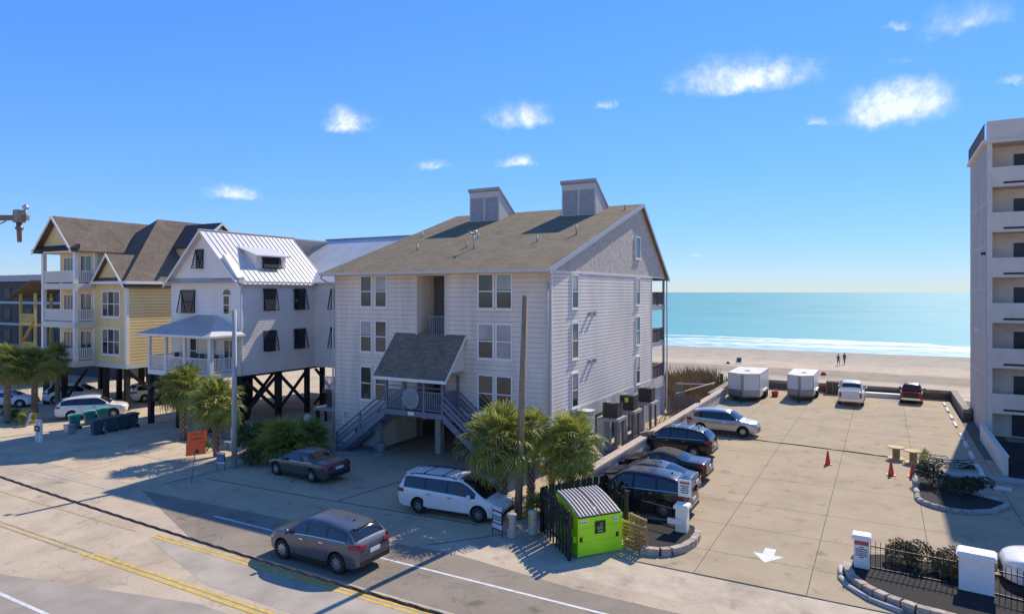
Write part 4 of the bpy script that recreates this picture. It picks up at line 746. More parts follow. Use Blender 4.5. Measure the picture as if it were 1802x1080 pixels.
def car(name, label, cat, loc, rz, L, Wd, H, wb, fo, top, belt, col, glass_split, kind='suv', group=None, rim=ALU, spokes=8, rails=False, metal=.3, bed=None, clear=.2, roofm=None, tail_hi=True, trim=True, rough=.28, grille='front', wr=.34):
    """local +X is forward; top and belt are (x, z) curves from rear (-L/2) to front (L/2)"""
    t = thing(name, label, cat, loc, rz, group); hw = Wd/2; r = wr
    fT = smooth_curve(top) if kind != 'pickup' else (lambda x: interp(top, x)); fB = smooth_curve(belt)
    fw = smooth_curve([(-L/2, hw*.84), (-L/2+.12, hw*.93), (-L/2+.5, hw*.985), (-.2*L, hw), (.15*L, hw), (L/2-.75, hw*.98), (L/2-.3, hw*.90), (L/2-.08, hw*.76), (L/2, hw*.66)])
    zb = smooth_curve([(-L/2, clear+.16), (-L/2+.35, clear+.02), (0, clear), (L/2-.5, clear), (L/2, clear+.10)])
    def ring(x):
        w, b, tp, z0 = fw(x), fB(x), fT(x), zb(x); b = min(b, tp-.03); hgt = tp-b; k = min(1, hgt/.35)
        wt = w*.965-.36*hgt-.02; e = .05+.06*k
        return [(0, z0), (w*.80, z0), (w*.955, z0+.06), (w*.99, z0+.20), (w, z0+(b-z0)*.55), (w*.992, b-.09), (w*.965, b-.01), (wt+.035, tp-e), (wt-.03, tp-e*.42), (wt*.72, tp-.012), (wt*.36, tp), (0, tp+.004)]
    xs = sorted(set([round(-L/2+L*i/46, 3) for i in range(47)]+[round(p[0], 3) for p in top])); rings = [ring(x) for x in xs]; nr = len(rings[0])
    g = MB(); V = []; full = 2*nr-2
    for x, rg in zip(xs, rings): V += [(x, y, z) for y, z in rg]+[(x, -y, z) for y, z in rg[-2:0:-1]]
    F_ = [(i*full+j, i*full+(j+1) % full, (i+1)*full+(j+1) % full, (i+1)*full+j) for i in range(len(xs)-1) for j in range(full)]
    F_ += [list(range(full))[::-1], [(len(xs)-1)*full+j for j in range(full)]]
    g.add(V, F_, 0, True); pm = paint(col[0], col[1], metal, rough); dk = M('wheel_well', (.008,.008,.008), .9, .1)
    body = g.build('body', [pm, dk], t, local=True)
    fx, rx = L/2-fo, L/2-fo-wb; cut = []
    for x in (fx, rx):
        for s in (-1, 1):
            c = MB(); c.lathe([(0,-.2),(r+.075,-.2),(r+.075,.24),(0,.24)], 28, 1, (x, s*(hw-.06), r+.01), 'y', False); co = c.build('cut', [pm, dk], None); cut.append(co)
            co.matrix_world = t.matrix_world if False else Matrix.Translation(loc) @ Matrix.Rotation(rz, 4, 'Z')
    if bed: c = MB(); c.box(bed[0], bed[1], -hw+.13, hw-.13, bed[2], 3); co = c.build('cut', [pm, dk], None); co.matrix_world = Matrix.Translation(loc) @ Matrix.Rotation(rz, 4, 'Z'); cut.append(co)
    bpy.context.view_layer.update(); bool_cut(body, cut); body.data.set_sharp_from_angle(angle=R(38))
    def side_y(x, z):
        rg = ring(x)[3:9]
        for (y0, z0), (y1, z1) in zip(rg[:-1], rg[1:]):
            if z <= z1: return y0+(y1-y0)*((z-z0)/max(1e-4, z1-z0)) if z >= z0 else y0
        return rg[-1][0]
    def top_z(x, fy):
        rg = ring(x)[7:]; y = rg[0][0]*fy
        for (y0, z0), (y1, z1) in zip(rg[:-1], rg[1:]):
            if y >= y1: return y, z1+(z0-z1)*((y-y1)/max(1e-4, y0-y1))
        return y, rg[-1][1]
    def side_patch(nm, x0, x1, zl, zh, m_, s, off=.007, nx=14, nz=4, parent=None):
        g = MB(); P = []
        for i in range(nx+1):
            x = x0+(x1-x0)*i/nx; a, b = zl(x), max(zl(x)+.005, zh(x))
            for j in range(nz+1): z = a+(b-a)*j/nz; P.append((x, s*(side_y(x, z)+off), z))
        g.add(P, [(i*(nz+1)+j, (i+1)*(nz+1)+j, (i+1)*(nz+1)+j+1, i*(nz+1)+j+1) for i in range(nx) for j in range(nz)], 0, True)
        return g.build(nm, m_, parent or t, local=True, fixn=False)
    def top_patch(nm, x0, x1, m_, fy=.86, off=.008, nx=6, ny=8, parent=None):
        g = MB(); P = []; sg = 1 if fT(x1) < fT(x0) else -1
        for i in range(nx+1):
            x = x0+(x1-x0)*i/nx
            for j in range(ny+1): f_ = -fy+2*fy*j/ny; y, z = top_z(x, abs(f_)); P.append((x+sg*off*.8, math.copysign(y, f_), z+off))
        g.add(P, [(i*(ny+1)+j, (i+1)*(ny+1)+j, (i+1)*(ny+1)+j+1, i*(ny+1)+j+1) for i in range(nx) for j in range(ny)], 0, True); return g.build(nm, m_, parent or t, local=True)
    # glass
    wl = lambda x: fB(x)+.025; wh = lambda x: min(fT(x)-.13, H-.17)
    for s in (-1, 1):
        xa, xb = glass_split[0][0], glass_split[-1][1]
        while wh(xa) < wl(xa)+.03 and xa < 0: xa += .03
        while wh(xb) < wl(xb)+.03 and xb > 0: xb -= .03
        side_patch('pillar_trim', xa-.02, xb+.02, lambda x: fB(x)+.012, lambda x: wh(x)+.015, BLACK, s, .004, 20)
        if trim: side_patch('belt_moulding', xa, xb, lambda x: fB(x)-.004, lambda x: fB(x)+.014, CHROME, s, .009, 16, 1)
        for (a, b) in glass_split:
            xa = a
            while wh(xa) < wl(xa)+.03 and xa < b: xa += .03
            xb = b
            while wh(xb) < wl(xb)+.03 and xb > xa: xb -= .03
            side_patch('side_window', xa, xb, wl, wh, CARGLASS, s)
        # doors: seams read as thin edges
        for (a, b) in glass_split[-2:] if kind != 'pickup' else glass_split:
            d = side_patch('door', max(a-.05, rx+r*.55 if b < fx-.6 else a), min(b+.06, fx-r-.10), lambda x: zb(x)+.16, lambda x: fB(x)-.012, pm, s, .006)
            h = MB(); hx = max(a+.06, rx+r+.1); h.box(hx, hx+.2, s*(side_y(hx, fB(hx)-.13)+.012) if s > 0 else s*(side_y(hx, fB(hx)-.13)+.04), s*(side_y(hx, fB(hx)-.13)+.04) if s > 0 else s*(side_y(hx, fB(hx)-.13)+.012), fB(hx)-.16, fB(hx)-.12); h.build('handle', CHROME if trim else pm, d, local=True)
        if trim: side_patch('sill_trim', rx+r+.1, fx-r-.1, lambda x: zb(x)+.02, lambda x: zb(x)+.13, BLACK, s, .008, nz=1)
        # mirrors
        mx = glass_split[-1][1]-.22; my = side_y(mx, fB(mx)); g = MB(); g.lathe([(0,-.09),(.07,-.08),(.10,0),(.09,.07),(0,.08)], 10, 0, (mx, s*(my+.13), fB(mx)+.09), 'x'); g.bar((mx, s*my*.97, fB(mx)+.03), (mx, s*(my+.1), fB(mx)+.06), .06, .05); g.build('mirror', pm, t, local=True)
        # lamps
        zl_ = fB(L/2-.3)-.16; side_patch('headlight', L/2-.42, L/2-.05, lambda x: zl_+.02+.10*(L/2-x), lambda x: zl_+.10+.08*(L/2-x), HEAD, s, .008, 6, 2)
        zt_ = fB(-L/2+.2)-.20 if tail_hi else fB(-L/2+.2)-.3
        if kind != 'pickup': side_patch('tail_light', -L/2+.005, -L/2+.40, lambda x: zt_+.02, lambda x: zt_+.19-.1*max(0, x+L/2-.15), TAIL, s, .010, 6, 2)
        for x in (fx, rx): wheel(t, x, s*(hw-.12), r, .23, s, rim, spokes)
    # find windscreen and backlight ranges from the top curve
    def rng(cands, f_): return cands
    ws0, ws1 = [p for p in top if p[1] > H-.14][-1][0], [p for p in top if p[0] > 0 and p[1] < fB(p[0])+.14][0][0]
    top_patch('windscreen', ws0+.03, ws1-.02, CARGLASS, .93)
    rear_top = [p for p in top if p[1] > H-.16][0][0]; rl = [p for p in top if p[0] < rear_top and p[1] < fB(p[0])+.2]
    rear_low = rl[-1][0] if rl else -L/2+.12
    top_patch('rear_window', rear_low+.03, rear_top-.03, CARGLASS, .86)
    # rear face: lamps, plate, bumper ; front face: grille
    xr = -L/2; g = MB(); zz = zb(xr)
    MB().box(xr-.015, xr+.01, -.26, .26, zz+.36, zz+.49).build('plate', PLATE, t, local=True)
    bh = zz+.02; yb = hw*.80; MB().box(xr-.035, xr+.05, -yb, yb, bh, bh+.17).build('rear_bumper', BLACK if kind != 'pickup' else CHROME, t, local=True)
    zt2 = fB(xr+.1)-.19
    if kind == 'pickup':
        for s in (-1, 1): MB().box(xr-.02, xr+.08, s*hw*.70 if s > 0 else -hw*.845, hw*.845 if s > 0 else -hw*.70, bed[2]+.05, fT(xr)-.06).build('tail_light', TAIL, t, local=True)
        MB().box(xr-.022, xr, -hw*.66, hw*.66, bed[2]-.02, fT(xr)-.03).build('tailgate', pm if trim else BLACK, t, local=True)
    else:
        for s in (-1, 1): MB().box(xr-.012, xr+.03, s*hw*.5 if s > 0 else -hw*.835, hw*.835 if s > 0 else -hw*.5, zt2+.02, zt2+.15).build('tail_light', TAIL, t, local=True)
    xf = L/2; zf = zb(xf); MB().box(xf-.03, xf+.012, -hw*.52, hw*.52, zf+.12, fT(xf)-.08).build('grille', BLACK, t, local=True); MB().box(xf-.05, xf+.03, -hw*.6, hw*.6, zf, zf+.10).build('front_bumper', BLACK, t, local=True)
    if rails:
        for s in (-1, 1):
            g = MB(); P = []
            for i in range(9): x = rear_top+.15+(ws0-.1-rear_top-.15)*i/8; y, z = top_z(x, .93); P.append((x, s*y, z+.055+(-.05 if i in (0, 8) else 0)))
            g.path(P, .022, 6); g.build('roof_rail', BLACK if col[0] != 'black_paint' else STEEL, t, local=True)
        for k in (.3, .7): x = rear_top+.15+(ws0-rear_top-.25)*k; y, z = top_z(x, .93); MB().bar((x,-y,z+.06), (x,y,z+.06), .05, .025).build('cross_bar', BLACK if col[0] != 'black_paint' else STEEL, t, local=True)
    if kind == 'suv': MB().box(rear_top-.16, rear_top+.12, -hw*.52, hw*.52, fT(rear_top)-.03, fT(rear_top)-.005).build('spoiler', pm, t, local=True)
    x_ = rear_top+.3; g = MB(); g.prism([(x_,-.02,fT(x_)), (x_+.16,-.02,fT(x_)), (x_,-.02,fT(x_)+.07)], (0,.04,0)); g.build('antenna_fin', pm, t, local=True)
    if roofm: top_patch('soft_top', rear_low+.55, ws0+.02, roofm, .98, .012, 10, 10)
    return t
def suv_top(L, H, hood=1.02, cowl=.27, rear=.30): return [(-L/2, .80), (-L/2+.06, 1.0), (-L/2+rear*.6, H-.50), (-L/2+rear+.30, H-.14), (-L/2+rear+.8, H-.055), (-.1*L, H), (.05*L, H-.02), (.11*L, H-.10), (cowl*L-.02, hood+.07), (cowl*L+.13, hood+.01), (L/2-.5, hood-.06), (L/2-.12, hood-.16), (L/2, hood-.34)]
def belt(L, zr, zf, n=.78): return [(-L/2, zr-.06), (-L/2+.4, zr), (0, zr-.05), (.2*L, zf), (L/2-.5, zf-.10), (L/2, n-.2)]
def sedan_top(L, H, hood=.92, deck=1.05, c0=-.30, ws=.26): return [(-L/2, .70), (-L/2+.05, deck-.12), (-L/2+.16, deck), (c0*L-.12, deck+.05), (c0*L+.75, H-.07), (c0*L+1.25, H), (.02*L, H), (.10*L, H-.08), (ws*L, hood+.08), (ws*L+.15, hood+.02), (L/2-.5, hood-.1), (L/2-.1, hood-.24), (L/2, hood-.40)]
def pk_top(L, H, bl, rail, hood): return [(-L/2, rail-.04), (-L/2+.04, rail), (-L/2+bl-.02, rail), (-L/2+bl+.03, rail+.06), (-L/2+bl+.22, H-.1), (-L/2+bl+.45, H-.01), (.10*L-.25, H), (.10*L, H-.10), (.10*L+.75, hood+.08), (.10*L+.9, hood), (L/2-.4, hood-.06), (L/2-.1, hood-.16), (L/2, hood-.36)]
GREY = ('graphite_paint', (.105,.115,.135)); SEDG = ('gunmetal_paint', (.085,.085,.09)); WHP = ('white_paint', (.82,.76,.69)); NAVY = ('navy_paint', (.006,.010,.032)); BLK = ('black_paint', (.006,.006,.008)); SILV = ('silver_paint', (.50,.48,.46)); CHAR = ('charcoal_paint', (.02,.022,.026)); REDP = ('red_paint', (.16,.015,.018))
SB = .5*4.6
car('grey_suv', 'dark grey compact SUV driving on the road', 'car', (-18.1, 18.28, .012), math.pi, 4.6, 1.88, 1.68, 2.71, .92, suv_top(4.6,1.68,1.07,.255,.34), belt(4.6,1.16,1.04), GREY, [(-1.72,-.85), (-.78,.12), (.19,1.25)], spokes=10, rails=False, metal=.4, wr=.36)
car('grey_sedan', 'dark grey sedan parked in front of the apartment stairs', 'car', (-27.2, 26.0, .012), math.pi-.05, 4.87, 1.83, 1.47, 2.78, .95, sedan_top(4.87,1.47), belt(4.87,1.0,.92), SEDG, [(-1.35,-.42), (-.35,.95)], kind='sedan', metal=.5, tail_hi=True)
car('white_minivan', 'white minivan with roof rails parked beside the large palm', 'van', (-16.85, 25.0, .012), .09, 5.15, 2.0, 1.74, 3.0, .98, [(-2.575,.80), (-2.52,1.05), (-2.36,1.42), (-2.2,1.66), (-1.8,1.72), (-.6,1.74), (.5,1.71), (.9,1.60), (1.75,1.10), (1.92,1.03), (2.25,.88), (2.5,.68), (2.575,.55)], belt(5.15,1.10,1.0), WHP, [(-2.2,-1.15), (-1.08,-.02), (.06,1.4)], rails=True, metal=0, rim=M('rim_two_tone', (.30,.30,.31), .35, .1, metal=.7), spokes=9)
car('navy_suv', 'navy blue crossover parked behind the iron fence next to the dumpster', 'car', (-9.85, 29.55, .03), math.pi, 5.1, 1.98, 1.82, 3.02, .98, suv_top(5.1,1.82,1.10,.26,.34), belt(5.1,1.18,1.08), NAVY, [(-2.1,-1.15), (-1.05,-.1), (0,1.3)], spokes=9, metal=.2, wr=.37)
car('charcoal_sedan', 'charcoal fastback sedan between the navy crossover and black convertible', 'car', (-10.3, 32.35, .03), math.pi, 4.9, 1.85, 1.46, 2.85, .95, sedan_top(4.9,1.46,.92,1.04,-.36), belt(4.9,.98,.92), CHAR, [(-1.5,-.5), (-.42,.95)], kind='sedan', metal=.5)
car('black_convertible', 'black convertible with fabric soft top in the parking row', 'car', (-10.35, 35.5, .03), math.pi, 4.8, 1.88, 1.40, 2.72, .9, sedan_top(4.8,1.40,.95,1.03,-.27,.22), belt(4.8,.98,.93), BLK, [(-.95,-.15), (-.08,.85)], kind='sedan', metal=.1, roofm=M('soft_top_fabric', (.022,.020,.019), .9, .15, 30), trim=False)
car('black_suv', 'black SUV with silver roof bars in the parking row', 'car', (-11.2, 40.6, .03), math.pi, 4.8, 1.92, 1.74, 2.85, .92, suv_top(4.8,1.74,1.08), belt(4.8,1.14,1.05), BLK, [(-1.95,-1.0), (-.92,.0), (.08,1.25)], rails=True, metal=.1, wr=.36)
car('silver_suv', 'silver compact SUV parked nose out from the retaining wall', 'car', (-9.85, 48.15, .03), 0.0, 4.77, 1.84, 1.68, 2.86, .92, suv_top(4.77,1.68,1.04), belt(4.77,1.08,1.02), SILV, [(-1.85,-1.02), (-.94,-.02), (.06,1.28)], rails=False, metal=.7)
car('white_pickup', 'white full size pickup parked facing the beach', 'pickup', (-2.5, 67.2, .03), math.pi/2, 5.9, 2.03, 1.95, 3.68, .95, pk_top(5.9,1.95,1.75,1.32,1.20), [(-2.95,1.22),(-1.2,1.24),(0,1.22),(1.5,1.12),(2.95,1.0)], WHP, [(-.85,.05), (.12,1.15)], kind='pickup', bed=(-2.82,-1.25,.75), metal=0, wr=.40, clear=.3)
car('red_pickup', 'small dark red pickup with open black tailgate facing the beach', 'pickup', (2.25, 70.6, .03), math.pi/2-.06, 4.8, 1.76, 1.62, 2.85, .8, pk_top(4.8,1.62,1.85,1.08,1.02), [(-2.4,.98),(-.6,1.0),(.2,1.0),(1.2,.95),(2.4,.85)], REDP, [(-.45,.85)], kind='pickup', bed=(-2.3,-.68,.6), metal=.2, trim=False, wr=.34)
HB_ = car('white_suv', 'white SUV with silver trim parked under the yellow house behind bins', 'car', (-54.9, 29.9, .01), .94, 4.9, 1.93, 1.73, 2.79, .95, suv_top(4.9,1.73,1.06), belt(4.9,1.12,1.04), WHP, [(-2.0,-1.05), (-.97,-.05), (.03,1.28)], metal=0)
car('white_sedan', 'white sedan parked in the shade beside the far left palms', 'car', (-66.2, 28.8, .01), .75, 4.7, 1.82, 1.45, 2.75, .93, sedan_top(4.7,1.45), belt(4.7,.98,.92), WHP, [(-1.3,-.4), (-.33,.92)], kind='sedan', metal=0)
car('pale_suv', 'white SUV behind the palms under the yellow house balcony', 'car', (-63.6, 33.2, .01), .75, 4.8, 1.9, 1.7, 2.8, .93, suv_top(4.8,1.7,1.05), belt(4.8,1.1,1.03), WHP, [(-1.95,-1.0), (-.92,-.02), (.06,1.26)], metal=0)
car('carport_pickup', 'white pickup parked beneath the white house among the piles', 'pickup', (-39.0, 44.5, .01), 2.4, 5.7, 2.0, 1.9, 3.6, .95, pk_top(5.7,1.9,1.75,1.28,1.16), [(-2.85,1.18),(-1.1,1.2),(0,1.18),(1.5,1.1),(2.85,1.0)], WHP, [(-.8,.05), (.12,1.1)], kind='pickup', bed=(-2.72,-1.2,.75), metal=0, wr=.39, clear=.3)
car('carport_suv', 'white SUV deep in the shade beneath the yellow house', 'car', (-58.5, 37.5, .01), 1.35, 4.7, 1.88, 1.72, 2.75, .92, suv_top(4.7,1.72,1.05), belt(4.7,1.1,1.03), WHP, [(-1.9,-.98), (-.9,-.02), (.06,1.26)], metal=0)
car('gate_suv', 'white SUV nose behind the iron fence at the right edge', 'car', (5.95, 28.1, .03), math.pi, 4.9, 1.95, 1.75, 2.8, .95, suv_top(4.9,1.75,1.10), belt(4.9,1.14,1.06), WHP, [(-2.0,-1.05), (-.97,-.05), (.03,1.28)], metal=0)
# ------------------------------------------------------------ enclosed trailers
TRW = paint('trailer_white', (.66,.66,.64), 0, .4, .2); TRT = M('trailer_roof', (.56,.53,.46), .7, .15, 1.5); TRB = M('trailer_stone_guard', (.36,.33,.28), .5, .15, metal=.4)
def trailer(x0, x1, y0, y1, h, label, hole):
    xm = (x0+x1)/2; t = thing('cargo_trailer', label, 'trailer', (xm, (y0+y1)/2, .03), 0, 'enclosed cargo trailers'); zb_ = .45; z1 = h; nose = .75
    pl = [(x0, y1), (x0, y0), (xm-.12, y0-nose), (xm+.12, y0-nose), (x1, y0), (x1, y1)]
    g = MB(); g.prism([(x, y, zb_) for x, y in pl], (0,0,z1-zb_-.06)); g.build('box', TRW, t)
    g = MB(); g.prism([(xm+(x-xm)*1.012, y, z1-.06) for x, y in pl], (0,0,.06)); rfo = g.build('roof', TRT, t)
    for (a, b) in ((pl[1], pl[2]), (pl[3], pl[4])):
        d = Vector((b[0]-a[0], b[1]-a[1], 0)); nrm = Vector((d.y, -d.x, 0)).normalized()*.012
        g = MB(); g.prism([Vector((a[0], a[1], zb_))+nrm, Vector((b[0], b[1], zb_))+nrm, Vector((b[0], b[1], zb_+.62))+nrm, Vector((a[0], a[1], zb_+.62))+nrm], nrm*.5); g.build('stone_guard', TRB, t)
    MB().box(xm-.13, xm+.13, y0-nose-.02, y0-nose+.1, zb_, z1-.07).build('nose_trim', TRB, t)
    for x in (x0, x1): MB().box(x-.02, x+.02, y0-.02, y0+.06, zb_, z1-.07).build('corner_trim', TRB, t)
    for x in (x0+.02, x1-.02): MB().bar((x if x < xm else x, y0+.2, zb_-.03), (xm+(.06 if x > xm else -.06), y0-nose-1.05, zb_-.03), .07, .1).build('tongue', BLACK, t)
    MB().box(xm-.09, xm+.09, y0-nose-1.25, y0-nose-.95, zb_-.08, zb_+.06).build('coupler', BLACK, t); g = MB(); g.tube((xm, y0-nose-.75, .06), (xm, y0-nose-.75, 1.15), .04, .04, 8); g.tube((xm, y0-nose-.75, .03), (xm, y0-nose-.75, .07), .09, .09, 10); g.build('jack', BLACK, t)
    MB().box(x0+.05, x1-.05, y0, y1, zb_-.1, zb_-.002).build('chassis', BLACK, t)
    ya = (y0+y1)/2+.4
    for s, x in ((-1, x0-.06), (1, x1+.06)):
        for dy in ((-.42, .42) if h > 2.3 else (0,)): wheel(t, 0, 0, .33, .2, s, ALU, 5); ws_ = [o for o in bpy.data.objects if o.parent == t and o.name.startswith('wheel')][-1]; ws_.rotation_euler = (0,0,math.pi/2); ws_.location = Vector((x, ya+dy, .03))-ORG[t] if False else (x-xm, ya+dy-(y0+y1)/2, 0)
        g = MB(); g.prism([(x-s*.06-.16, ya-1.0, .75), (x-s*.06-.16, ya-.7, .88), (x-s*.06-.16, ya+.7, .88), (x-s*.06-.16, ya+1.0, .75)], (.32,0,0)); g.build('fender', TRB, t)
    g = MB(); g.box(xm+hole-.2, xm+hole+.2, (y0+y1)/2-1.0, (y0+y1)/2-.6, z1, z1+.05); g.build('roof_vent', M('vent_dark', (.1,.09,.08), .7, .1), rfo); return t
trailer(-12.5, -9.75, 63.2, 68.6, 2.55, 'large white cargo trailer with tandem wheels in the lot corner', 0)
trailer(-7.75, -5.55, 66.0, 71.2, 2.35, 'smaller white cargo trailer next to the pallet stack', .15)
# ------------------------------------------------------------ vegetation
def frond_mesh(name, length, nl, droop, pet, rnd_):
    g = MB(); g.tube((0,0,0), (pet*.96,0,pet*.12), .018, .012, 5); tip = Vector((pet*.96,0,pet*.12))
    for i in range(nl):
        a = -1.95+3.9*i/(nl-1); ln = length*(.72+.28*math.cos(a*.62))*rnd_.uniform(.9,1.08)
        d = Vector((math.cos(a), math.sin(a), .10+rnd_.uniform(-.05,.10))).normalized(); sd_ = Vector((-math.sin(a), math.cos(a), 0)); w0, w1 = .030, .045
        p0 = tip; p1 = tip+d*ln*.5; dr = droop*rnd_.uniform(.6,1.5); p2 = tip+d*ln*.82+Vector((0,0,-dr*ln*.22)); p3 = tip+d*ln*.97+Vector((0,0,-dr*ln*.55)); lift = Vector((0,0,.025))
        g.add([p0-sd_*w0*.4, p0+sd_*w0*.4, p1+sd_*w1+lift, p1-sd_*w1*.2-lift, p2+sd_*w1*.6, p2-sd_*w1*.3, p3], [(0,1,2,3), (3,2,4,5), (5,4,6)], 0)
    return g
rv = random.Random(21)
FROND = [frond_mesh('frond', 1.0, 26, d_, .95, rv).mesh('frond', LEAFP, fixn=False) for d_ in (.35, .8, 1.3)]
DEAD = frond_mesh('dry_frond', .8, 18, 2.0, .7, rv).mesh('dry_frond', LEAFD, fixn=False)
def trunk_mesh(h, r0, r1, lean, boots=True):
    g = MB(); n = 12; rows = max(4, int(h/.16)); P = []
    for j in range(rows+1):
        t = j/rows; c = Vector((lean[0]*t*t, lean[1]*t*t, h*t)); r = (r0+(r1-r0)*t)*(1+.10*((j % 2)*2-1)*(.5 if boots else .15))
        for i in range(n): a = 2*math.pi*(i+.5*(j % 2))/n; P.append(c+Vector((math.cos(a), math.sin(a), 0))*r)
    g.add(P, [(j*n+i, j*n+(i+1) % n, (j+1)*n+(i+1) % n, (j+1)*n+i) for j in range(rows) for i in range(n)], 0, False)
    if boots:
        for j in range(2, rows+1):
            t = j/rows; c = Vector((lean[0]*t*t, lean[1]*t*t, h*t)); r = r0+(r1-r0)*t
            for i in range(7):
                a = 2*math.pi*(i+.5*(j % 2))/7; d = Vector((math.cos(a), math.sin(a), 0)); s_ = Vector((-d.y, d.x, 0)); b = c+d*r*.95
                g.add([b-s_*.06, b+s_*.06, b+s_*.035+d*.09+Vector((0,0,.17)), b-s_*.035+d*.09+Vector((0,0,.17)), b+Vector((0,0,.1))], [(0,1,2,3), (0,3,4), (1,4,2)], 1)
    return g
BOOT = M('palm_boot', (.38,.29,.19), .9, .35, 7)
def palm(x, y, h, rad, label, nf=44, r0=.22, r1=.2, lean=(0,0), boots=True, dead=4, low=-.75, grp='sabal palms', cat='palm', seed=1, name='palm_tree', z=0):
    q = random.Random(seed); t = thing(name, label, cat, (x, y, z), q.uniform(0,6), grp)
    if h > .3: trunk_mesh(h, r0, r1, lean, boots).build('trunk', [BARK, BOOT], t, local=True)
    for k in range(nf):
        u = k/(nf-1); el = 1.35+(low-1.35)*(u**.85)+q.uniform(-.14,.14); a = k*2.399+q.uniform(-.25,.25)
        o = bpy.data.objects.new('frond', FROND[0 if u < .3 else 1 if u < .7 else 2]); COL.objects.link(o); o.parent = t
        o.location = (lean[0], lean[1], h-.05+.22*(1-u)); o.rotation_euler = (q.uniform(-.5,.5), -el, a); s_ = rad/1.95*q.uniform(.85,1.08); o.scale = (s_,)*3
    for k in range(dead):
        o = bpy.data.objects.new('dry_frond', DEAD); COL.objects.link(o); o.parent = t; o.location = (lean[0], lean[1], h-.12); o.rotation_euler = (q.uniform(-.4,.4), 1.05+q.uniform(-.2,.2), q.uniform(0,6.28)); s_ = rad/1.95*.85; o.scale = (s_,)*3
    return t
palm(-14.95, 25.75, 2.95, 2.1, 'large sabal palm with cross hatched trunk beside the white minivan', 46, .30, .26, (-.1,0), dead=3, seed=2)
palm(-14.05, 26.9, 3.35, 1.35, 'smaller sabal palm just behind the leaning wooden pole', 34, .16, .14, (.15,.1), dead=5, seed=3)
palm(-12.6, 28.0, 2.75, 1.85, 'sabal palm at the end of the retaining wall by the dark fence', 40, .2, .18, seed=4, low=-.9)
palm(-14.3, 29.6, 1.5, 1.3, 'short palm in the shade by the corner of the building', 22, .14, .13, seed=14, dead=2)
palm(-35.1, 26.3, 2.95, 2.0, 'sabal palm in front of the white house beside the orange sign', 40, .2, .17, (.1,0), seed=5)
palm(-40.9, 28.1, 3.3, 2.1, 'sabal palm nearest the white house porch', 40, .22, .19, seed=6)
palm(-57.7, 25.2, 4.2, 2.0, 'palm with dark crown cut by the left edge of the frame', 44, .2, .17, seed=7)
palm(-57.6, 27.0, 4.0, 2.0, 'middle palm of the three at far left', 44, .2, .17, seed=8)
palm(-61.9, 30.8, 4.0, 1.9, 'rearmost palm of the three at far left under the balconies', 40, .18, .16, seed=9)
palm(9.3, 47.8, 7.2, 2.0, 'tall palm in front of the tower walkways', 46, .2, .17, (-.2,0), seed=10, boots=True)
for i, (x, y, r_, lb) in enumerate(((-30.9, 27.6, 2.2, 'large spiky fan palm clump behind the grey sedan'), (-32.4, 28.3, 1.9, 'spiky fan palm clump next to the metal light pole'), (-31.0, 29.6, 1.9, 'spiky fan palm clump by the equipment platform'))):
    palm(x, y, .45, r_, lb, 44, .15, .14, dead=1, low=.05, grp='fan palm clumps', cat='shrub', seed=30+i, name='fan_palm')
palm(-13.4, 26.2, .1, .9, 'low palmetto at the foot of the wooden pole', 16, dead=0, low=.2, grp=None, cat='shrub', seed=41, name='palmetto'); palm(-56.0, 25.7, .15, 1.0, 'low sago palm at the foot of the far left palms', 20, dead=2, low=.1, grp=None, cat='shrub', seed=42, name='sago_palm'); palm(1.95, 43.5, .5, .7, 'small young palm beside the cable heap', 8, dead=0, low=.5, grp=None, cat='shrub', seed=43, name='young_palm')
def leaf_cloud(g, c, rx, ry, rz, n, size, q, mi=0):
    for _ in range(n):
        a = q.uniform(0, 6.283); b = math.acos(q.uniform(-.25, 1)); r = q.uniform(.55, 1)**.5
        p = Vector((c[0]+rx*r*math.sin(b)*math.cos(a), c[1]+ry*r*math.sin(b)*math.sin(a), c[2]+rz*r*math.cos(b)))
        d = Vector((q.gauss(0,1), q.gauss(0,1), q.gauss(.5,1))).normalized(); e_ = d.orthogonal().normalized(); f_ = d.cross(e_); s_ = size*q.uniform(.6,1.3)
        g.add([p-e_*s_*.35, p+f_*s_*.9, p+e_*s_*.35, p-f_*s_*.9], [(0,1,2,3)], mi)
def bush(x, y, w, d, h, label, n=900, size=.09, m_=BUSH, z=0, lumps=6, seed=1, grp=None):
    q = random.Random(seed); t = thing('bush', label, 'bush', (x, y, z), 0, grp); g = MB()
    for k in range(lumps): leaf_cloud(g, (x+q.uniform(-.6,.6)*w/2, y+q.uniform(-.6,.6)*d/2, z+h*q.uniform(.3,.55)), w*.3, d*.3, h*.5, n//lumps, size, q)
    stuff(g.build('foliage', m_, t, fixn=False)); s_ = MB()
    for k in range(7): a = k*.9; s_.tube((x,y,z), (x+math.cos(a)*w*.3, y+math.sin(a)*d*.3, z+h*.7), .02, .008, 5)
    stuff(s_.build('stems', BARK, t)); return t
bush(-33.7, 27.5, 2.0, 1.6, 2.2, 'leafy oleander bush behind the metal light pole', 2600, .10, M('oleander_leaf', (.05,.085,.02), .5, .4, 2, col2=(.17,.19,.06)), seed=2)
bush(-31.6, 25.9, 1.9, 1.3, 1.0, 'low dark shrub at the foot of the metal light pole', 1800, .07, seed=3); bush(-36.8, 26.9, 1.2, 1.0, .9, 'round clipped bush behind the orange sign', 1200, .06, seed=4)
DRYB = M('copper_leaf', (.10,.075,.02), .7, .4, 2, col2=(.26,.18,.06)); GRN2 = M('dark_shrub_leaf', (.02,.03,.012), .7, .4, 2, col2=(.07,.07,.03))
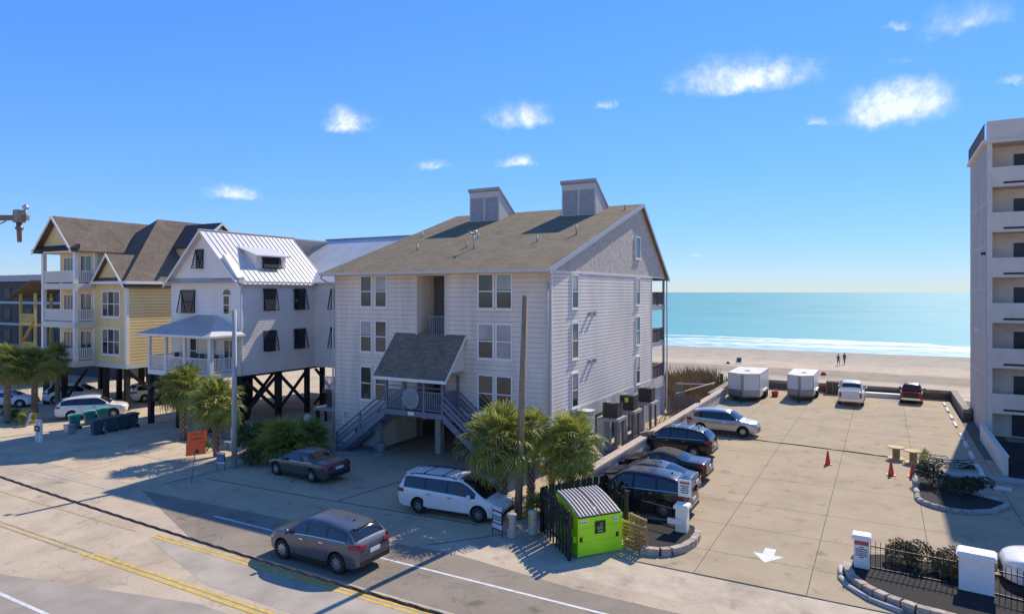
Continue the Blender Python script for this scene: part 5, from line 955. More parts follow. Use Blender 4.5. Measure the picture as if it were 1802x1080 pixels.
bush(2.1, 39.6, 1.5, 2.2, 1.1, 'brownish shrub at the left tip of the kerbed island', 2200, .07, GRN2, z=.12, seed=5); bush(3.2, 38.4, 1.7, 1.5, .9, 'dark shrub in the middle of the kerbed island', 1800, .07, GRN2, z=.12, seed=6); bush(4.0, 39.6, 1.5, 1.3, .8, 'dark shrub at the right of the kerbed island', 1500, .07, GRN2, z=.12, seed=7)
bush(.9, 27.6, 1.7, 1.1, 1.15, 'copper coloured shrub behind the iron fence', 2600, .06, DRYB, seed=8); bush(2.0, 27.2, 1.5, 1.0, 1.0, 'brown tinged shrub in front of the large white pillar', 2000, .06, DRYB, seed=9); bush(2.9, 28.3, 2.4, .9, .9, 'dark green hedge behind the large white pillar', 2400, .06, GRN2, seed=10)
for i, x in enumerate((7.2, 9.0, 11.2)): bush(x, 45.5+.5*i, 1.6, 1.4, .8, ['dark shrub beside the low stucco wall', 'dark shrub in front of the tower ground floor', 'dark shrub at the tower bed right end'][i], 900, .08, GRN2, z=.1, seed=50+i)
bush(-58.6, 26.0, 2.2, 1.4, .9, 'ragged undergrowth below the far left palms', 1500, .09, seed=60); bush(-13.9, 30.6, 1.4, 2.0, 1.5, 'shaded shrub against the corner of the apartment building', 2000, .09, seed=61)
g = MB(); q = random.Random(9)
for _ in range(4200):
    x = q.gauss(-16.6, 1.6); y = q.uniform(56.5, 72); 
    if x > -13.6-(y-56)*.02: continue
    h = q.uniform(.7, 2.3)*(1 if x < -15 else .6); a = q.uniform(0, 6.28); l_ = q.uniform(.1,.6); w_ = .025
    g.add([(x-w_, y, .0), (x+w_, y, .0), (x+math.cos(a)*l_*.4+w_*.6, y+math.sin(a)*l_*.4, h*.6), (x+math.cos(a)*l_, y+math.sin(a)*l_, h)], [(0,1,2), (0,2,3)], 0)
tag(g.build('dune_grass', M('dune_grass', (.22,.145,.065), .9, .4, 1.2, col2=(.42,.29,.13)), fixn=False), 'tall brown dune grass behind the apartment building', 'grass', kind='stuff')
g = MB()
for _ in range(1500):
    x = q.uniform(-15.4,-13.3); y = q.uniform(33, 54); h = q.uniform(.05,.3); g.add([(x-.02,y,.0), (x+.02,y,.0), (x+q.uniform(-.1,.1), y+q.uniform(-.1,.1), h)], [(0,1,2)])
tag(g.build('weeds', M('weeds', (.10,.10,.03), .9, .4, 2, col2=(.24,.19,.08)), fixn=False), 'thin weeds along the foot of the retaining wall', 'grass', kind='stuff')
# ------------------------------------------------------------ planters with stone edging, pillars, iron fences
BLK_ = [MB().box(-.19,.19,-.13,.13,0,.14).mesh('edging_block', M('edging_stone', (.46,.38,.29), .95, .25, 6, bump=.5)), MB().box(-.18,.18,-.13,.13,0,.135).mesh('edging_block', M('edging_stone_b', (.38,.31,.24), .95, .25, 6, bump=.5))]
def edging(parent, pts, rows=2, z0=0):
    L_ = [Vector((*p, 0)) for p in pts]; acc_ = 0; seg = []
    for a, b in zip(L_[:-1], L_[1:]):
        n = max(1, round((b-a).length/.41))
        for i in range(n): c = a.lerp(b, (i+.5)/n); seg.append((c, math.atan2(b.y-a.y, b.x-a.x)))
    for r_ in range(rows):
        for k, (c, an) in enumerate(seg):
            o = bpy.data.objects.new('edging_block', BLK_[(k+r_) % 2]); COL.objects.link(o); o.parent = parent; o.location = c+Vector((0,0,z0+.143*r_))-ORG[parent]; o.rotation_euler = (0,0,an+(.04 if k % 3 else -.04))
def bed(name, label, poly, edge, h=.2, m_=MULCH, rows=2):
    c = Vector((sum(p[0] for p in poly)/len(poly), sum(p[1] for p in poly)/len(poly), 0)); t = thing(name, label, 'planter', tuple(c)); MB().prism([(x, y, .01) for x, y in poly], (0,0,h)).build('mulch', m_, t); edging(t, edge, rows) if edge else None; return t
def arc(cx, cy, rx, ry, a0, a1, n): return [(cx+rx*math.cos(R(a0+(a1-a0)*i/n)), cy+ry*math.sin(R(a0+(a1-a0)*i/n))) for i in range(n+1)]
ea = [(-8.0,24.35), (-7.4,24.5), (-6.95,24.85), (-6.65,25.4), (-6.5,26.1), (-6.5,26.9), (-6.7,27.7)]
bed('mulch_planter', 'curved mulch bed edged with tan blocks beside the dumpster', [(-8.9,26.6)]+ea+[(-7.4,28.0), (-9.2,27.6)], ea)
eb = [(-1.1,26.9), (-1.12,26.2), (-.95,25.5), (-.55,24.85), (0.1,24.3), (.9,23.95), (2.0,23.75), (3.4,23.65), (5.5,23.6), (8,23.6)]
bed('mulch_planter', 'long mulch bed edged with tan blocks at the gate', eb+[(8,26.8), (3,28.2), (0,28.2), (-1,27.6)], eb)
ring_ = [(1.45,42.2),(1.42,38.6)]+arc(2.9,37.3,1.5,1.6,170,290,8)+[(4.2,36.4),(5.0,37.9),(4.9,38.3),(3.4,39.3),(2.6,40.8),(2.2,42.2)]
isl = thing('kerbed_island', 'teardrop planting island with rounded concrete kerb', 'planter', (2.8,39,0)); MB().prism([(x, y, .012) for x, y in ring_], (0,0,.12)).build('mulch', MULCH, isl)
g = MB(); rr_ = ring_+[ring_[0]]
for a, b in zip(rr_[:-1], rr_[1:]): g.tube((*a,.10), (*b,.10), .13, .13, 10); g.tube((*b,.0), (*b,.10), .13, .13, 10)
g.build('kerb', CONC, isl)
g = MB(); pk = [(-1.35,26.6), (-1.3,25.6), (-1.0,24.9), (-.4,24.2), (.5,23.75)]
for a, b in zip(pk[:-1], pk[1:]): g.tube((*a,.05), (*b,.05), .10, .10, 8)
g.build('drain_pipe', M('grey_pipe', (.34,.33,.31), .6, .1), bpy.data.objects['mulch_planter.001'])
PIL = M('pillar_white', (.86,.79,.71), .6, .05)
def pillar(x, y, w, d, h, label, rz=0):
    t = thing('gate_pillar', label, 'pillar', (x, y, 0), rz, 'white gate pillars'); MB().box(-w/2,w/2,-d/2,d/2,0,h).build('shaft', PIL, t, local=True); g = MB(); k = .07; P = [(-w/2-k,-d/2-k,h),(w/2+k,-d/2-k,h),(w/2+k,d/2+k,h),(-w/2-k,d/2+k,h)]; Q = [(x_*.86, y_*.86, h+.16) for x_, y_, _ in P]; Pm = [(a, b, h+.1) for a, b, _ in P]
    g.add(P+Pm+Q, [(3,2,1,0),(0,1,5,4),(1,2,6,5),(2,3,7,6),(3,0,4,7),(4,5,9,8),(5,6,10,9),(6,7,11,10),(7,4,8,11),(8,9,10,11)]); g.build('cap', PIL, t, local=True); return t
p1 = pillar(-7.15, 27.0, .45, .45, 1.15, 'slim white pillar with small sign arm beside the navy crossover'); MB().box(-.5,.05,-.42,-.27,.55,.75).build('sign_arm', PIL, p1, local=True)
p2 = pillar(-.68, 26.6, .48, .42, 1.2, 'slim white pillar carrying a red headed notice'); RN = M('notice_red', (.45,.10,.09), .6, .1); INK = M('notice_ink', (.06,.07,.10), .6, .1)
MB().box(-.22,.22,-.222,-.212,1.02,1.16).build('notice_header', RN, p2, local=True); g = MB()
for k, w in enumerate((.07,.18,.19,.17,.19,.07)): g.box(-w,w,-.221,-.212,.93-k*.07,.96-k*.07)
stuff(g.build('notice_lines', INK, p2, local=True)); p3 = pillar(2.65, 26.35, .95, .62, 1.3, 'large white pillar between the two iron fence runs', -.12)
IRON = M('black_iron', (.012,.012,.013), .5, .2)
def iron_fence(a, b, label, h=1.1, step=.145, z0=.12):
    a, b = Vector((*a, 0)), Vector((*b, 0)); t = thing('iron_fence', label, 'fence', tuple(a)); d = b-a; n = int(d.length/step)
    for z in (z0+.12, h-.12): MB().bar(a+Vector((0,0,z)), b+Vector((0,0,z)), .03, .04).build('rail', IRON, t)
    bm2 = MB().tube((0,0,0), (0,0,h-z0), .011, .011, 6).tube((0,0,h-z0), (0,0,h-z0+.09), .016, .002, 6).mesh('picket', IRON)
    for i in range(n+1):
        o = bpy.data.objects.new('picket', bm2); COL.objects.link(o); o.parent = t; o.location = d*(i/n)+Vector((0,0,z0))
    return t
iron_fence((-9.05,27.55), (-7.4,27.1), 'short black iron fence in front of the navy crossover'); iron_fence((-.4,26.58), (2.2,26.4), 'black iron fence between the two right pillars'); iron_fence((3.1,26.2), (7,25.2), 'black iron fence running off the right edge')
# ------------------------------------------------------------ dumpster, fence enclosure, pallets
DG = M('dumpster_green', (.50,.90,.02), .45, .10, 1.5, spec=.4); RST = M('rust', (.10,.045,.02), .9, .4, 8)
D = thing('green_dumpster', 'bright lime green front load dumpster with black ribbed lids', 'dumpster', (-9.95, 22.85, .02), math.atan2(1.5,1.12)); Wd_, Dp = 1.9, 1.75
g = MB(); pr = [(0,.0),(0,1.42),(.35,1.62),(Dp,1.95),(Dp,.0)]; g.prism([(0, y, z) for y, z in pr], (Wd_,0,0)); g.build('bin', DG, D, local=True)
g = MB(); g.box(-.03,Wd_+.03,-.05,0,1.34,1.43); g.box(.0,Wd_,-.025,0,.98,1.03); g.box(0,Wd_,-.025,0,.48,.52); g.box(-.02,.04,-.03,.03,0,1.42); g.box(Wd_-.04,Wd_+.02,-.03,.03,0,1.42); stuff(g.build('ribs', DG, D, local=True))
for x in (.0, Wd_/2+.01):
    w = Wd_/2-.02; P = []; ns = 8; lid = MB()
    prof_ = [(-.02+ (Dp+.04)*i/ns, 1.45+.50*math.sin(i/ns*1.35)/math.sin(1.35)+.03) for i in range(ns+1)]
    for (y0, z0), (y1, z1) in zip(prof_[:-1], prof_[1:]): lid.add([(x+.01,y0,z0),(x+w,y0,z0),(x+w,y1,z1),(x+.01,y1,z1),(x+.01,y0,z0-.04),(x+w,y0,z0-.04),(x+w,y1,z1-.04),(x+.01,y1,z1-.04)], [(0,1,2,3),(7,6,5,4),(0,4,5,1),(1,5,6,2),(2,6,7,3),(3,7,4,0)])
    lo = lid.build('lid', M('lid_black', (.018,.017,.017), .5, .2), D, local=True)
    for k in range(6):
        xr_ = x+.06+k*(w-.1)/5.5; rb = MB()
        for (y0, z0), (y1, z1) in zip(prof_[:-1], prof_[1:]): rb.add([(xr_,y0,z0),(xr_+.075,y0,z0),(xr_+.075,y1,z1),(xr_,y1,z1),(xr_+.012,y0,z0+.035),(xr_+.063,y0,z0+.035),(xr_+.063,y1,z1+.035),(xr_+.012,y1,z1+.035)], [(4,5,6,7),(0,4,7,3),(1,2,6,5),(0,1,5,4),(3,7,6,2)])
        rb.build('lid_rib', M('lid_rib_dusty', (.50,.44,.42), .6, .12, 8), lo, local=True)
MB().box(-.01,.0,.42,1.1,.92,1.42).build('side_opening', BLACK, D, local=True)
for s_, x in ((-1,-.11), (1,Wd_)): MB().box(x,x+.11,.15,1.35,.50,.72).build('fork_pocket', DG, D, local=True); MB().box(x-.001 if s_ < 0 else x+.1, x+.01 if s_ < 0 else x+.111,.25,.5,.53,.68).build('pocket_slot', RST, D, local=True)
g = MB()
for x in (.06, Wd_-.25): g.box(x,x+.12,-.028,-.02,.55,.72)
stuff(g.build('rust_patch', RST, D, local=True)); MB().box(.72,1.18,-.034,-.026,.78,1.24).build('logo_panel', M('logo_black', (.02,.022,.02), .5, .1), D, local=True)
text_mesh('logo_text', 'GFL', .17, M('logo_green', (.45,.75,.25), .5, .05), D, (.95,-.037,.98), (math.pi/2,0,0)); g = MB()
for a in (0,90,180,270): g.prism([(1.0+.025*math.cos(R(a)), -.036, 1.13+.025*math.sin(R(a))), (1.0+.03*math.cos(R(a+35)), -.036, 1.13+.03*math.sin(R(a+35))), (1.0+.075*math.cos(R(a)), -.036, 1.13+.075*math.sin(R(a))), (1.0+.03*math.cos(R(a-35)), -.036, 1.13+.03*math.sin(R(a-35)))], (0,-.002,0))
stuff(g.build('logo_star', MATS['logo_green'], D, local=True)); MB().box(.84,1.06,-.036,-.033,.84,.87).build('logo_line', MATS['logo_green'], D, local=True)
for x, z, w, h in ((.1,1.2,.3,.14), (1.55,1.16,.2,.16)): MB().box(x,x+w,-.03,-.024,z,z+h).build('sticker', WHITE, D, local=True); MB().box(x+.03,x+w-.03,-.032,-.029,z+.04,z+.08).build('sticker_print', RN, D, local=True)
FD = M('fence_dark', (.022,.021,.02), .8, .3, 3, stretch=(5,5,.4)); FDL = M('fence_edge', (.30,.27,.24), .9, .2, 4)
def board_fence(pts, label, h=1.85):
    t = thing('board_fence', label, 'fence', (*pts[0], 0)); q = random.Random(4)
    for a, b in zip(pts[:-1], pts[1:]):
        a, b = Vector((*a,0)), Vector((*b,0)); d = b-a; n = int(d.length/.17); an = math.atan2(d.y, d.x); u = d.normalized(); nr = Vector((-u.y,u.x,0))
        for i in range(n):
            h_ = h+q.uniform(-.03,.03); o = MB(); o.prism([(0,0,.03),(.14,0,.03),(.14,0,h_-.05),(.11,0,h_),(.03,0,h_),(0,0,h_-.05)], (0,.022,0)); k = o.build('picket', FD, t, local=True); k.location = a+d*(i/n)+nr*(.03 if i % 2 else -.03)-ORG[t]; k.rotation_euler = (q.uniform(-.02,.02),0,an)
        for z in (.4, 1.45): MB().bar(a+Vector((0,0,z)), b+Vector((0,0,z)), .04, .09).build('rail', FD, t)
        for p in (a, b): MB().box(p.x-.06,p.x+.06,p.y-.06,p.y+.06,0,h-.03).build('post', FD, t)
    return t
board_fence([(-10.15,22.5),(-12.35,24.65),(-10.75,27.7),(-9.15,25.95)], 'dark picket fence enclosing the green dumpster on three sides')
PALW = M('pallet_wood', (.40,.24,.10), .85, .25, 3, stretch=(1,1,4)); PALG = M('pallet_grey', (.34,.27,.18), .9, .25, 3)
def pallet(label, loc, rot, m_=PALW, grp=None):
    t = bpy.data.objects.new('wooden_pallet', None); COL.objects.link(t); t.location = loc; t.rotation_euler = rot; ORG[t] = Vector((0,0,0)); tag(t, label, 'pallet', grp)
    for x in (-.55,0,.55): MB().box(x-.03,x+.03,-.5,.5,.02,.11).build('stringer', m_, t, local=True)
    for i in range(7): y = -.45+i*.15; MB().box(-.6,.6,y-.045,y+.045,.11,.13).build('slat', m_, t, local=True)
    for y in (-.42,0,.42): MB().box(-.6,.6,y-.045,y+.045,0,.02).build('slat', m_, t, local=True)
    return t
pallet('tan wooden pallet standing upright beside the dumpster', (-8.35,24.75,.55), (math.pi/2+.12, 0, -.35)); pallet('second wooden pallet leaning behind the upright one', (-8.3,25.0,.62), (math.pi/2+.2, math.pi/2, -.35))
for k in range(9): pallet(['bottom','second','third','fourth','fifth','sixth','seventh','eighth','top'][k]+' pallet of the stack at the beach wall', (-4.35+.02*(k % 3), 71.9, .03+k*.135), (0,0,.05*(k % 2)), PALG, 'pallets stacked at the beach wall')
pallet('lone pallet propped on the beach wall behind the white pickup', (-3.1,72.3,.75), (1.2,0,0), PALG)
# ------------------------------------------------------------ poles, cables, signs
g = thing('wooden_pole', 'weathered cut off wooden pole beside the large palm', 'pole', (-13.95,25.5,0)); MB().tube((-13.95,25.5,0), (-13.62,25.55,9.75), .17, .12, 12).build('shaft', M('pole_wood', (.30,.215,.135), .95, .35, 2.5, bump=.5, stretch=(6,6,.5)), g)
lp = thing('metal_light_pole', 'grey weathered light pole in front of the white house', 'pole', (-32.1,25.2,0)); MB().tube((-32.1,25.2,0), (-32.1,25.2,8.9), .16, .12, 14).build('shaft', M('pole_grey', (.42,.40,.37), .9, .25, 3, stretch=(4,4,.4)), lp); fl = MB(); fl.tube((-32.1,25.2,8.75), (-32.55,25.0,8.8), .02, .02, 6); fl.build('bracket', STEEL, lp)
for dx in (-.5,-.34): h_ = MB(); h_.lathe([(0,0),(.06,.02),(.1,.14),(.0,.15)], 10, 0, (-32.1+dx,24.98,8.78)); h_.build('floodlight', BLACK, lp)
ol = MB(); n_c = 40; PP = []
for i in range(n_c+1): x = -60+90*i/n_c; PP.append(Vector((x, 6.0, 6.36+.0016*(x+3)**2)))
cb = thing('overhead_cable', 'thick twisted overhead cable running along the near side of the road', 'cable', (-10,6,6.4))
for ph in (0, 2.1, 4.2):
    c_ = MB(); Q = []
    for i in range(601): t = i/600; x = -45+60*t; a = x*7+ph; Q.append((x, 6.0+.011*math.cos(a), 6.36+.0016*(x+3)**2+.011*math.sin(a)))
    c_.path(Q, .0115, 5); c_.build('strand', M('cable_brown', (.055,.04,.03), .6, .2), cb)
ca = thing('utility_crossarm', 'weathered utility crossarm with insulators entering at the left edge', 'utility pole', (-24,10,0)); CW = M('crossarm_wood', (.20,.15,.10), .9, .25, 6)
ctr = Vector((-19.3, 8.7, 11.8)); drx = Vector((.87,.49,.0)).normalized()
MB().tube((ctr.x-drx.x*4.2, ctr.y-drx.y*4.2, 0), (ctr.x-drx.x*4.2, ctr.y-drx.y*4.2, 13.0), .17, .13, 12).build('pole', CW, ca)
MB().bar(ctr-drx*4.6, ctr+drx*.22, .11, .13).build('arm', CW, ca); i_ = MB(); i_.box(ctr.x-.12,ctr.x+.1,ctr.y-.1,ctr.y+.1,ctr.z-.12,ctr.z+.2); i_.build('insulator_clamp', M('clamp_grey', (.25,.21,.18), .7, .2), ca)
i_ = MB(); i_.tube(ctr+Vector((-.02,0,-.05)), ctr+Vector((.0,0,-.62)), .07, .05, 10); i_.lathe([(.09,-.3),(.1,-.25),(.04,-.2)], 10, 0, tuple(ctr)); i_.build('cutout', M('porcelain_brown', (.17,.11,.08), .4, .2), ca)
i_ = MB(); i_.lathe([(.0,.0),(.05,.02),(.085,.06),(.05,.12),(.02,.14)], 10, 0, (ctr.x+.13, ctr.y+.08, ctr.z+.2)); i_.tube(ctr+Vector((.13,.08,.05)), ctr+Vector((.13,.08,.22)), .02, .02, 6); i_.build('insulator', STEEL, ca)
MB().bar(ctr-drx*.9+Vector((0,0,-.35)), ctr-drx*.35+Vector((0,0,-.08)), .04, .03).build('brace', STEEL, ca)
ORM = M('sign_orange', (.95,.12,.02), .6, .06); sg = thing('roll_up_sign', 'tilted orange construction sign on a thin pole by the driveway', 'sign', (-31.35,22.0,0)); MB().tube((-31.35,22.0,0), (-31.0,22.06,2.75), .026, .026, 8).build('pole', STEEL, sg)
Fo = frame((-31.0,22.06,1.5), (.76,.65,.09), (.65,-.76,0)); g = MB(); g.fbox(Fo,-.52,.42,0,.62,0,.02); g.build('panel', ORM, sg); g = MB(); g.fbox(Fo,-.45,.50,.66,1.22,0,.02); g.build('panel', ORM, sg)
rt = Matrix(((.924,0,.381),(-.381,0,.924),(0,1,0))).to_euler()
def on_sign(txt, a, b, s_): text_mesh('lettering', txt, s_, BLACK, sg, Fo(a,b,.024)-ORG[sg], Matrix(((.76,0,.65),(.65,0,-.76),(.06,1,0))).to_euler())
on_sign('UTILITY', .02, 1.06, .19); on_sign('AHEAD', .02, .84, .19); g = MB(); g.prism([Fo(-.14,.10,.022), Fo(.14,.10,.022), Fo(0,.34,.022)], Fo(0,0,.004)-Fo(0,0,0)); g.build('arrow', BLACK, sg)
def yard_sign(x, y, w, h, z0, rz, label, rows, back):
    t = thing('yard_sign', label, 'sign', (x, y, 0), rz)
    for s_ in (-1,1): MB().box(s_*w/2-.012,s_*w/2+.012,-.012,.012,0,z0+h).build('leg', IRON, t, local=True)
    MB().box(-w/2,w/2,-.02,-.005,z0,z0+h).build('panel', back, t, local=True)
    for k, (z1, z2, m_, wf) in enumerate(rows): MB().box(-w/2*wf,w/2*wf,-.024,-.0205,z0+h*z1,z0+h*z2).build('print_band', m_, t, local=True)
NAV = M('sign_navy', (.025,.035,.09), .5, .1); SGN = M('sign_green', (.22,.42,.25), .5, .1); SW = M('sign_white', (.62,.62,.66), .5, .05)
yard_sign(-13.7,23.3,.62,.95,.25,-.35,'blue and white yard sign beside the concrete bollards',[(.84,1.0,SW,1),(.62,.76,SW,.85),(.46,.58,SGN,.9),(.32,.42,SW,.8),(.06,.26,SW,1)],NAV)
yard_sign(-32.2,24.4,.55,.62,.38,.18,'small blue and white yard sign under the left palms',[(.8,1.0,SW,1),(0,.16,SW,1),(.25,.7,M('sign_slate',(.16,.2,.3),.5,.3,12),.8)],NAV)
ns = thing('notice_sign', 'white notice with red heading on a post behind the slim pillar', 'sign', (-7.2,27.7,0)); MB().box(-7.24,-7.16,27.68,27.72,0,1.55).build('post', WOODG, ns); MB().box(-7.5,-6.95,27.64,27.67,1.4,2.1).build('panel', WHITE, ns); MB().box(-7.42,-7.03,27.63,27.638,1.93,2.02).build('heading', RN, ns)
for k in range(4): MB().box(-7.4+.03*(k % 2),-7.05-.03*(k % 2),27.63,27.638,1.82-k*.09,1.86-k*.09).build('text_line', INK, ns)
for i, (x, y, m_) in enumerate(((-13.15,23.5,M('marker_red',(.42,.09,.05),.6,.15)), (-12.55,24.2,M('marker_yellow',(.55,.38,.06),.6,.15)))):
    t = thing('utility_bollard', ['pale concrete marker post with faded red stripe','pale concrete marker post with faded yellow label'][i], 'bollard', (x, y, 0), 0, 'utility marker posts'); MB().lathe([(.19,0),(.19,.85),(.2,.87),(.2,.93),(.17,.96),(0,.96)], 16, 0, (x,y,0)).build('post', M('marker_conc', (.50,.46,.38), .9, .2, 5), t); MB().box(x-.11,x-.02,y-.2,y-.185,.4,.82).build('label', m_, t)
mp = thing('entry_posts', 'pair of white posts holding a dark name plaque by the driveway', 'sign', (-48.7,23.1,0))
for dx in (-.2,.2): MB().box(-48.7+dx-.09,-48.7+dx+.09,23.0,23.18,0,1.35).build('post', PIL, mp); MB().lathe([(.0,.0),(.08,.03),(.09,.1),(.05,.16),(0,.17)], 12, 0, (-48.7+dx,23.09,1.35)).build('finial', PIL, mp)
MB().box(-49.0,-48.4,22.93,22.97,.75,1.1).build('plaque', M('plaque_dark',(.09,.075,.07),.6,.1), mp); MB().box(-48.9,-48.5,22.92,22.928,.9,.97).build('plaque_lettering', PIL, mp)
# ------------------------------------------------------------ trash carts
TL = M('cart_teal', (.03,.20,.17), .5, .1); TLL = M('cart_lid_green', (.10,.42,.30), .5, .1); NVB = M('cart_blue', (.025,.075,.10), .5, .12)
def cart(x, y, rz, body, lid, label):
    t = thing('trash_cart', label, 'bin', (x, y, 0), rz, 'wheeled trash carts'); g = MB(); P = []
    for z, w, d in ((.08,.24,.26),(.95,.33,.36)): P += [(-w,-d,z),(w,-d,z),(w,d,z),(-w,d,z)]
    g.add(P, [(3,2,1,0),(4,5,6,7),(0,1,5,4),(1,2,6,5),(2,3,7,6),(3,0,4,7)]); g.build('tub', body, t, local=True)
    g = MB(); g.prism([(-.36,-.40,.95),(-.36,-.40,1.0),(-.36,.0,1.08),(-.36,.42,1.04),(-.36,.42,.95)], (.72,0,0)); g.build('lid', lid, t, local=True); MB().tube((-.3,.46,.98),(.3,.46,.98),.02,.02,8).build('handle', body, t, local=True)
    for s_ in (-1,1): w_ = MB(); w_.lathe([(0,-.03),(.12,-.03),(.12,.03),(0,.03)], 14, 0, (s_*.27,.3,.12), 'x', False); w_.build('wheel', RUBBER, t, local=True)
for x, y, lb in ((-51.2,26.6,'teal cart with pale green lid nearest the road'), (-51.9,28.0,'teal cart with pale green lid in the middle of its three'), (-52.3,29.2,'teal cart with pale green lid farthest from the road')): cart(x, y, -.3, TL, TLL, lb)
for x, y, lb in ((-47.8,26.3,'dark blue cart at the road end of the row'), (-47.95,27.3,'second dark blue cart from the road'), (-48.1,28.2,'third dark blue cart from the road'), (-48.2,29.0,'dark blue cart at the house end of the row')): cart(x, y, -.15, NVB, NVB, lb)
ub = thing('utility_box', 'small grey utility box beside the trash carts', 'box', (-50.0,25.6,0)); MB().box(-50.3,-49.7,25.4,25.9,0,.55).build('body', STEEL, ub); MB().box(-50.33,-49.67,25.37,25.93,.55,.6).build('lid', STEEL, ub)
# ------------------------------------------------------------ lot clutter
ORC = M('cone_orange', (.80,.07,.02), .5, .08)
for x, y, lb in ((-2.8,42.2,'lone orange traffic cone in the open lot'), (.35,41.4,'orange traffic cone in front of the left spool'), (1.35,41.6,'orange traffic cone in front of the right spool')):
    t = thing('traffic_cone', lb, 'cone', (x, y, .02), 0, 'orange traffic cones'); MB().box(-.22,.22,-.22,.22,0,.04).build('base', ORC, t, local=True); MB().lathe([(.15,.04),(.04,.78),(.0,.79)], 16, 0).build('cone', ORC, t, local=True)
SPW = M('spool_wood', (.56,.42,.20), .85, .15, 3)
for x, y, lb in ((.65,45.6,'wooden cable spool at the end of the black cable'), (1.5,45.0,'wooden cable spool next to the cable heap')):
    t = thing('cable_spool', lb, 'spool', (x, y, .02), 0, 'wooden cable spools')
    for z in (0,.66): MB().lathe([(0,z),(.46,z),(.46,z+.05),(0,z+.05)], 24, 0, smooth=False).build('flange', SPW, t, local=True)
    MB().lathe([(.2,.05),(.2,.66)], 16, 0).build('drum', M('spool_core', (.34,.23,.10), .9, .2, 6), t, local=True)
q = random.Random(11); hp = thing('cable_heap', 'tangled heap of black and grey cables and sheeting', 'cables', (3.0,45.2,0))
for k in range(16):
    g = MB(); cx0, cy0 = 2.2+q.uniform(0,2.0), 45.2+q.uniform(-.5,.6); r_ = q.uniform(.25,.6); z_ = q.uniform(.03,.3); P = [(cx0+r_*math.cos(i*.5)*q.uniform(.8,1.2), cy0+r_*.8*math.sin(i*.5), z_+q.uniform(-.02,.12)) for i in range(13)]; g.path(P, .025, 6); g.build('cable', BLACK if k % 3 else M('cable_grey', (.35,.34,.33), .6, .1), hp)
for k in range(5):
    cx0, cy0 = 2.3+k*.45, 45.1+q.uniform(-.3,.3); g = MB(); P = [(cx0+q.uniform(-.4,.4), cy0+q.uniform(-.4,.4), .03+q.uniform(0,.28)) for _ in range(5)]; g.add(P, [(0,1,2),(0,2,3),(0,3,4)]); g.build('sheet', [BLACK, M('sheet_grey', (.45,.44,.42), .7, .15)][k % 2], hp)
WST = M('wheel_stop_paint', (.66,.63,.58), .8, .12, 4)
ws_m = MB().prism([(-.11,-.9,0),(.11,-.9,0),(.08,-.9,.13),(-.08,-.9,.13)], (0,1.8,0)).mesh('wheel_stop', WST)
for k, (y, wd_) in enumerate(((43.2,'first'),(45.1,'second'),(48.6,'third'),(51.7,'fourth'),(54.6,'fifth'),(59.2,'sixth'),(62.6,'seventh'),(66.2,'eighth'),(69.4,'ninth'))):
    o = bpy.data.objects.new('wheel_stop', ws_m); COL.objects.link(o); o.location = (4.65,y,.02); o.rotation_euler = (0,0,.04 if k < 2 else 0); tag(o, wd_+' wheel stop from the island in the row beside the tower', 'wheel stop', 'wheel stops beside the tower')
o = bpy.data.objects.new('wheel_stop', ws_m); COL.objects.link(o); o.location = (4.5,41.2,.02); o.rotation_euler = (0,0,1.35); o.scale = (1,1.2,1); tag(o, 'lone wheel stop lying crosswise behind the kerbed island', 'wheel stop')
bd = thing('red_bucket', 'bright red bucket beside the large trailer', 'bucket', (-9.0,67.2,.02)); MB().lathe([(0,0),(.26,0),(.33,.5),(.30,.5),(.24,.05),(0,.05)], 16, 0).build('pail', M('bucket_red', (.65,.06,.03), .5, .05), bd, local=True); h_ = MB(); h_.path([(-.32,0,.5),(-.2,0,.68),(0,0,.74),(.2,0,.68),(.32,0,.5)], .012, 6); h_.build('handle', STEEL, bd, local=True)
rl = thing('hose_reel', 'red coiled hose leaning on the beach wall by the smaller trailer', 'hose', (-4.9,72.1,.4)); h_ = MB()
for k in range(4): h_.path([(.38*math.cos(i*.45+k), -.08+.04*k, .38*math.sin(i*.45)) for i in range(15)], .03, 6)
h_.build('coil', M('hose_red', (.38,.05,.04), .6, .1), rl, local=True)
sl = thing('white_plank_stack', 'flat stack of white panels by the beach wall beside the red pickup', 'panels', (-.1,71.6,.02))
for k in range(3): MB().box(-1.6+.1*k,1.5,-.3,.3,k*.14,k*.14+.12).build('panel', WHITE, sl, local=True)
tb = thing('beach_bin', 'dark green bin behind the timber bulkhead by the tower', 'bin', (7.2,66.5,0)); MB().box(6.5,8.0,65.5,67.5,0,1.15).build('tub', M('bin_green', (.02,.11,.09), .5, .1), tb); MB().box(6.45,8.05,65.45,67.55,1.15,1.22).build('lid', MATS['bin_green'], tb)
# adirondack chair behind the fan palms, fence panels by the white house
ac = thing('adirondack_chair', 'white slatted adirondack chair under the white house', 'chair', (-35.8,33.6,0))
for i in range(6): MB().prism([(-36.1+i*.1,33.9,.4),(-36.02+i*.1,33.9,.4),(-36.02+i*.1,34.25,1.15+.08*math.sin(i/5*3.14)),(-36.1+i*.1,34.25,1.15+.08*math.sin(i/5*3.14))], (0,.02,0)).build('back_slat', PIL, ac)
MB().box(-36.12,-35.5,33.4,33.95,.36,.4).build('seat', PIL, ac)
for x in (-36.15,-35.5): MB().box(x-.03,x+.03,33.38,33.44,0,.6).build('leg', PIL, ac); MB().box(x-.06,x+.06,33.35,34.1,.6,.63).build('arm', PIL, ac)
iron_fence((-33.6,29.0), (-31.6,29.6), 'black iron fence behind the fan palm clumps', 1.2, .14, .05); iron_fence((-40.5,29.6), (-34.0,29.0), 'black iron fence under the white house edge', 1.3, .14, .05)
lc = thing('lattice_chair', 'pale woven patio chair behind the left palms', 'chair', (-36.2,28.2,0))
